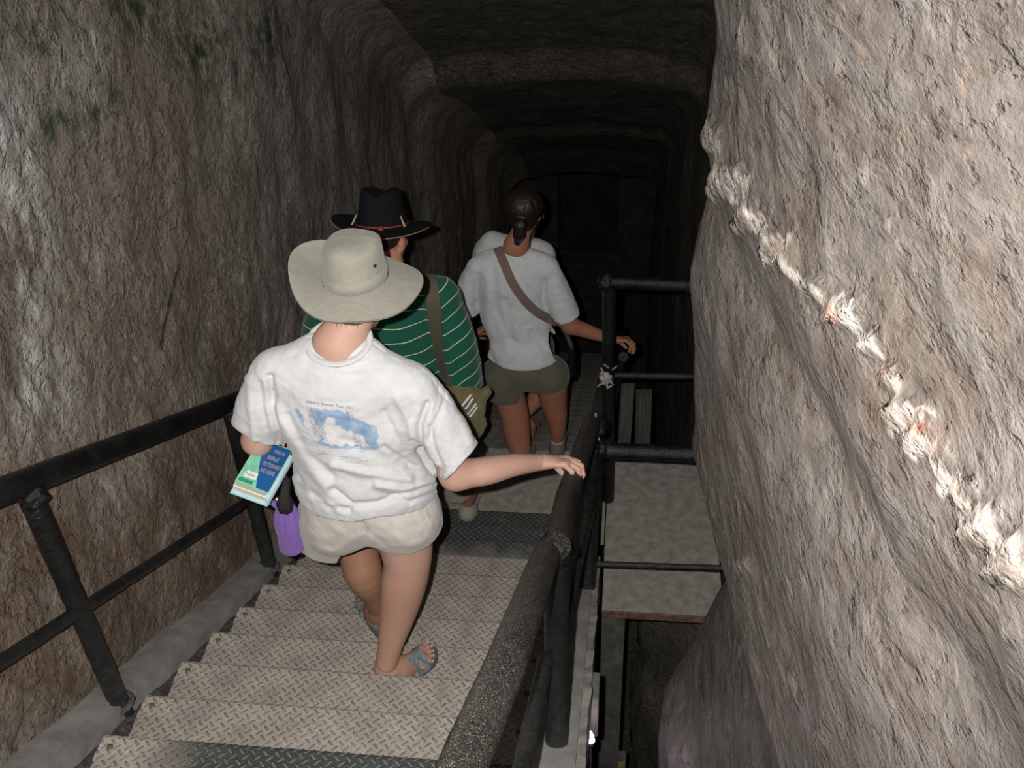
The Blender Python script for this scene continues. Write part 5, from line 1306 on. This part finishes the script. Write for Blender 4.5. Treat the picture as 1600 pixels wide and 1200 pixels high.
# ---------------------------------------------------------------- second woman: grey T-shirt, dark hair tied back
def woman_two():
    Y = 4.6; F = SDF((-0.98, 4.25, -4.06), (0.16, 5.06, -2.18), 0.008)
    hc = J(820, 333, 4.66); R = axes((0.12, 0.95, -0.35)); head(F, hc, R, 0.98); nb = J(806, 386, 4.6)
    F.cone(hc + A(0, -0.02, -0.04), nb, 0.050, 0.055, 0.02); F.cone(nb, J(806, 420, 4.6), 0.06, 0.09, 0.04, (0, 1, 0), 0.8)
    sl, sr = J(754, 418, Y), J(852, 420, Y); F.cone(sl, sr, 0.040, 0.040, 0.02); F.cone(J(800, 440, Y), J(812, 520, Y), 0.14, 0.12, 0.05, (0, 1, 0), 0.65); F.ell(J(820, 575, Y + 0.02), A(0.17, 0.12, 0.12), 0.05)
    er = J(890, 508, Y + 0.02); wr = J(957, 531, 4.68); F.chain([(sr, 0.042), (er, 0.045)], 0.03); F.chain([(er, 0.045), (er * 0.7 + wr * 0.3, 0.042), (wr, 0.025)], 0.03)
    e2 = J(728, 492, Y); w2 = J(742, 530, 4.78); F.chain([(sl, 0.040), (e2, 0.038), (w2, 0.025)], 0.03)
    ar = A(*J(871, 689, 4.66)); al = J(821, 735, 4.48)
    F.chain([(J(860, 590, Y), 0.098), (J(866, 632, 4.62), 0.074), (J(870, 655, 4.63), 0.060), (ar, 0.037)], 0.04)
    F.chain([(J(785, 590, Y), 0.098), (J(803, 645, 4.56), 0.084), (J(808, 680, 4.53), 0.076), (al, 0.04)], 0.04)
    parts = [F.mesh()]
    F = SDF(wr + A(-0.07, -0.10, -0.17), wr + A(0.2, 0.14, 0.09), 0.0032); F.cone(wr + (er - wr) * 0.2, wr, 0.028, 0.025, 0.01)
    hand(F, wr, A(1, 0.1, 0.02), A(0, 0.35, 0.9), A(0, 0.9, -0.4), [(0.9, 0.8, 0.3), (0.85, 0.75, 0.3), (0.8, 0.7, 0.3), (0.7, 0.7, 0.3)], 1.0, thumb=(0.7, 0.9, 0.9)); parts.append(F.mesh())
    F = SDF(w2 - 0.12, w2 + 0.2, 0.005); hand(F, w2, A(0.1, 1, -0.2), A(-1, 0, 0.2), A(0, 0.2, 1), [(0.4, 0.5, 0.4)] * 4, 0.95); parts.append(F.mesh())
    o, V, Fc = put_mesh('person', parts, M['skin3']); tag(o, 'person with dark tied-back hair in pale grey T-shirt and olive shorts, brown strap across back', 'person'); eyes(hc, R, 0.98, o)
    F = SDF(hc - A(0.14, 0.2, 0.24), hc + 0.15, 0.0045); r_, f_, u_ = R
    F.ell(hc + u_ * 0.035 - f_ * 0.018, A(0.096, 0.118, 0.100), 0.01, R); F.ell(hc - f_ * 0.055 - u_ * 0.03, A(0.066, 0.05, 0.06), 0.02, R)
    F.ell(hc + f_ * 0.105 - u_ * 0.03, A(0.085, 0.085, 0.10), 0.01, R, 's')
    p = J(813, 352, 4.53); F.cone(p, J(812, 366, 4.525), 0.036, 0.033, 0.012); F.cone(J(812, 366, 4.525), J(809, 378, 4.53), 0.033, 0.020, 0.01)
    V, Fc = F.mesh(); V = relax(V, Fc, 1); N = vnormals(V, Fc); V = noise_disp(V, N, 0.004, [60, 60, 8]); mk('hair', V, Fc, M['hair_dark'], o)
    mb = MB(); mb.tube([p + A(-0.028, -0.012, 0.004), p + A(-0.01, -0.038, 0.002), p + A(0.012, -0.038, 0.002), p + A(0.028, -0.012, 0.004)], 0.005, 8); mb.build('hair_tie', M['black_cloth'], o, True)
    # shirt
    F = SDF((-1.02, 4.22, -3.42), (-0.12, 4.95, -2.36), 0.0065)
    F.cone(J(752, 416, Y), J(852, 418, Y), 0.060, 0.060, 0.03); F.cone(J(806, 398, Y), J(765, 408, Y), 0.055, 0.058, 0.03); F.cone(J(806, 398, Y), J(845, 410, Y), 0.055, 0.058, 0.03)
    F.cone(J(800, 445, Y), J(806, 500, Y), 0.185, 0.180, 0.05, (0, 1, 0), 0.66); F.cone(J(808, 500, Y), J(820, 552, Y), 0.180, 0.208, 0.05, (0, 1, 0), 0.72); F.cone(J(820, 552, Y), J(824, 640, Y), 0.224, 0.224, 0.02, (0, 1, 0), 0.82)
    F.chain([(J(748, 418, Y), 0.062), (J(734, 450, Y), 0.068), (J(724, 510, Y), 0.072)], 0.02); F.chain([(J(856, 420, Y), 0.062), (J(871, 460, Y), 0.074), (J(895, 520, Y), 0.078)], 0.02)
    F.shell(0.017); p1_ = J(815, 581, 4.42); F.cut(p1_, (0.0, 0.2, -1), p1_ + A(0.0, 0.17, -0.24), 0.40); F.cut(J(730, 474, Y - 0.04), M3 @ A(-0.25, 0.95, 0), J(725, 525, Y), 0.17)
    F.cut(J(880, 487, Y), M3 @ A(0.45, 0.88, 0), J(898, 528, Y), 0.16); F.cut(J(806, 392, 4.53), (0, -0.32, 1), J(808, 365, 4.64), 0.085)
    V, Fc = F.mesh(); V = relax(V, Fc, 3); N = vnormals(V, Fc); px, py, _ = project(V); back = sstep(4.68, 4.58, V[:, 1]); D = np.zeros(len(V))
    for poly, w, a in [([(748, 430), (742, 460), (742, 480)], 4, -0.015), ([(770, 420), (775, 480), (800, 540)], 6, -0.010), ([(790, 470), (800, 530), (840, 560)], 5, -0.008), ([(852, 440), (846, 470), (858, 500)], 4, -0.012), ([(750, 520), (765, 550), (775, 570)], 4, -0.008), ([(860, 510), (870, 540), (882, 550)], 4, -0.012), ([(830, 520), (850, 545), (870, 560)], 5, -0.008), ([(760, 430), (762, 500), (770, 550)], 7, 0.008)]:
        d_, _ = polydist(px, py, poly); D += a * np.exp(-(d_ / w) ** 2)
    V = V + (D * back)[:, None] * A(0, -0.9, 0.2) + N * (0.006 * fbm(V * [8, 8, 10], 3))[:, None] * np.sign(-N[:, 1] + 1e-6)[:, None]
    sh = mk('t_shirt', V, Fc, M['grey_tee'], o); b = bvh_of(V, Fc)
    F = SDF((-0.95, 4.22, -3.75), (-0.12, 5.0, -3.02), 0.0065)
    F.ell(J(820, 578, Y + 0.01), A(0.185, 0.13, 0.11), 0.04); F.ell(J(790, 592, Y), A(0.115, 0.11, 0.12), 0.04); F.ell(J(853, 588, Y), A(0.115, 0.11, 0.12), 0.04)
    F.chain([(J(780, 590, Y), 0.115), (J(791, 625, 4.58), 0.112), (J(798, 690, 4.56), 0.113)], 0.03); F.chain([(J(858, 585, Y), 0.112), (J(864, 615, 4.62), 0.105), (J(868, 680, 4.64), 0.11)], 0.03)
    F.shell(0.017); p1_ = J(795, 638, 4.46); p2_ = J(862, 615, 4.5); F.cut(p1_, (-0.05, 0.1, -1), p1_ + A(0.0, 0.12, -0.2), 0.26); F.cut(p2_, (0.10, 0.1, -1), p2_ + A(0.02, 0.12, -0.2), 0.26)
    V, Fc = F.mesh(); V = relax(V, Fc, 3); N = vnormals(V, Fc); V = noise_disp(V, N, 0.006, 10); mk('shorts', V, Fc, M['olive'], o)
    for a_, zb in ((ar, ZL), (al, ZL)):
        base = A(a_[0], a_[1], zb); F = SDF(base + A(-0.12, -0.15, -0.01), base + A(0.14, 0.30, 0.28), 0.0055); d3 = unit(A(0.12, 1, 0))
        F.cone(base + A(0, 0, 0.040) - d3 * 0.03, base + A(0, 0, 0.034) + d3 * 0.15, 0.040, 0.034, 0.02); F.cone(base + A(0, 0, 0.085), base + A(0, 0, 0.04), 0.044, 0.044, 0.03); F.cut(base + A(0, 0, 0.002), (0, 0, -1), base - A(0, 0, 0.2), 0.35)
        put_mesh('shoe', [F.mesh()], M['strap_brown'], o)
        mb = MB(); top_ = np.array(a_); mb.tube([base + A(0, 0, 0.07), base * 0.4 + top_ * 0.6 + A(0, 0, 0.0), top_ + A(0, 0, 0.02)], [0.044, 0.042, 0.044], 20, rough=0.003); mb.build('sock', simple('grey_sock', (0.26, 0.27, 0.27), 0.95, 0.2, 90, 0.5, 200), o, True)
    bag = empty('shoulder_bag', tuple(J(893, 565, 4.75))); tag(bag, 'small dark bag on a brown strap at the right hip of the dark-haired person', 'bag')
    st = drape('strap', b, [(771, 379), (780, 392), (788, 412), (800, 442), (818, 468), (838, 488), (858, 499), (868, 503)], 15, M['strap_brown'], None, 0.004, 0.004); st.parent = bag; st.location = -Vector(bag.location)
    F = SDF(A(*bag.location) - 0.15, A(*bag.location) + 0.15, 0.006); F.cone(A(*bag.location) + A(0, 0, 0.06), A(*bag.location) - A(0, 0, 0.06), 0.045, 0.05, 0.01, (1, 0, 0), 0.5); V, Fc = F.mesh(); mk('bag_body', V - A(*bag.location), Fc, M['black_felt'], bag)
    mb = MB(); mb.tube([J(868, 503, 4.5) - A(*bag.location), J(882, 515, 4.62) - A(*bag.location), J(892, 540, 4.70) - A(*bag.location), A(0, 0, 0.06)], [0.014, 0.014, 0.014, 0.012], 10, flat=0.25); mb.build('strap', M['strap_brown'], bag, True)
woman_two()

# ---------------------------------------------------------------- farthest person, mostly hidden
def person_four():
    Y = 5.3; F = SDF((-1.10, 4.95, -4.70), (-0.16, 5.95, -2.38), 0.010)
    hc = J(828, 332, 5.36); R = axes((0.1, 1, -0.2)); head(F, hc, R, 1.0); F.cone(hc + A(0, -0.02, -0.04), J(812, 385, Y), 0.052, 0.06, 0.02)
    sl, sr = J(762, 385, Y), J(846, 392, Y); F.cone(sl, sr, 0.05, 0.05, 0.03); F.cone(J(805, 415, Y), J(815, 480, Y), 0.15, 0.14, 0.05, (0, 1, 0), 0.65); F.ell(J(820, 530, Y), A(0.16, 0.12, 0.12), 0.05)
    F.chain([(sl, 0.05), (J(758, 465, Y), 0.042), (J(770, 480, Y + 0.25), 0.03)], 0.03); F.chain([(sr, 0.05), (J(856, 465, Y), 0.042), (J(850, 480, Y + 0.25), 0.03)], 0.03)
    z2 = ZL - 0.145 * 3
    for p in (J(770, 480, Y + 0.25), J(850, 480, Y + 0.25)): hand(F, p, A(0, 1, -0.2), A(0, 0, 1), A(0.5, 0, 0) if p[0] < -0.7 else A(-0.5, 0, 0), [(0.4, 0.5, 0.4)] * 4)
    a1 = J(826, 642, 5.12); a1[2] = max(a1[2], ZL - 0.145 * 2 + 0.14)
    F.chain([(J(838, 545, Y), 0.095), (J(846, 600, 5.26), 0.066), (J(838, 622, 5.2), 0.058), (a1, 0.036)], 0.04); al = A(-0.72, 5.45, ZL - 0.145 * 3 + 0.1)
    F.chain([(J(795, 545, Y), 0.095), (A(-0.70, 5.42, al[2] + 0.42), 0.062), (al, 0.036)], 0.04)
    parts = [F.mesh()]
    for a_, zz, hl in ((a1, ZL - 0.145 * 2 + 0.03, 5.09), (al, ZL - 0.145 * 3 + 0.02, 5.42)):
        F = SDF(A(a_[0] - 0.1, hl - 0.1, zz - 0.02), A(a_[0] + 0.15, hl + 0.32, zz + 0.2), 0.005); foot(F, (a_[0], hl), (0.1, 1), zz, A(a_[0], a_[1], zz + 0.10), -1); parts.append(F.mesh())
    o, V, Fc = put_mesh('person', parts, M['skin3']); tag(o, 'farthest person in pale T-shirt, almost hidden behind the dark-haired person', 'person')
    F = SDF(hc - 0.15, hc + 0.15, 0.006); r_, f_, u_ = R; F.ell(hc + u_ * 0.035 - f_ * 0.016, A(0.090, 0.110, 0.096), 0.01, R); F.ell(hc + f_ * 0.105 - u_ * 0.03, A(0.085, 0.085, 0.10), 0.01, R, 's'); put_mesh('hair', [F.mesh()], M['hair_dark'], o); eyes(hc, R, 1.0, o)
    F = SDF((-1.15, 4.95, -3.75), (-0.15, 5.65, -2.55), 0.009)
    F.cone(J(765, 388, Y), J(846, 395, Y), 0.070, 0.064, 0.03); F.cone(J(806, 388, Y), J(770, 380, Y), 0.055, 0.075, 0.03); F.cone(J(806, 388, Y), J(838, 388, Y), 0.055, 0.06, 0.03); F.cone(J(805, 420, Y), J(815, 560, Y), 0.185, 0.19, 0.05, (0, 1, 0), 0.7)
    F.chain([(J(760, 392, Y), 0.072), (J(752, 430, Y), 0.078), (J(750, 480, Y), 0.08)], 0.02); F.chain([(J(850, 398, Y), 0.066), (J(858, 440, Y), 0.07), (J(862, 480, Y), 0.07)], 0.02)
    F.shell(0.024); F.cut(J(815, 530, Y - 0.12), (0, 0, -1), J(815, 600, Y), 0.36); F.cut(J(750, 455, Y), (0, 0, -1), J(750, 500, Y), 0.16); F.cut(J(860, 460, Y), (0, 0, -1), J(862, 500, Y), 0.15); F.cut(J(810, 380, Y), (0, -0.2, 1), J(812, 350, Y), 0.085)
    V, Fc = F.mesh(); V = relax(V, Fc, 3); N = vnormals(V, Fc); V = V + N * (0.010 * fbm(V * 7, 3))[:, None] * np.sign(-N[:, 1] + 1e-6)[:, None]; mk('t_shirt', V, Fc, M['tee4'], o)
    F = SDF((-1.0, 4.95, -4.2), (-0.2, 5.7, -3.2), 0.010); F.ell(J(818, 540, Y), A(0.19, 0.15, 0.14), 0.04); F.chain([(J(838, 545, Y), 0.11), (J(845, 590, 5.27), 0.10), (J(845, 640, 5.26), 0.1)], 0.03); F.chain([(J(795, 545, Y), 0.11), (J(795, 600, 5.36), 0.10), (J(795, 660, 5.4), 0.1)], 0.03)
    F.shell(0.024); F.cut(J(840, 585, 5.2), (0, 0, -1), J(840, 640, 5.3), 0.30); F.cut(J(795, 600, 5.3), (0, 0, -1), J(795, 640, 5.4), 0.26); V, Fc = F.mesh(); V = relax(V, Fc, 2); mk('shorts', V, Fc, M['olive'], o)
person_four()
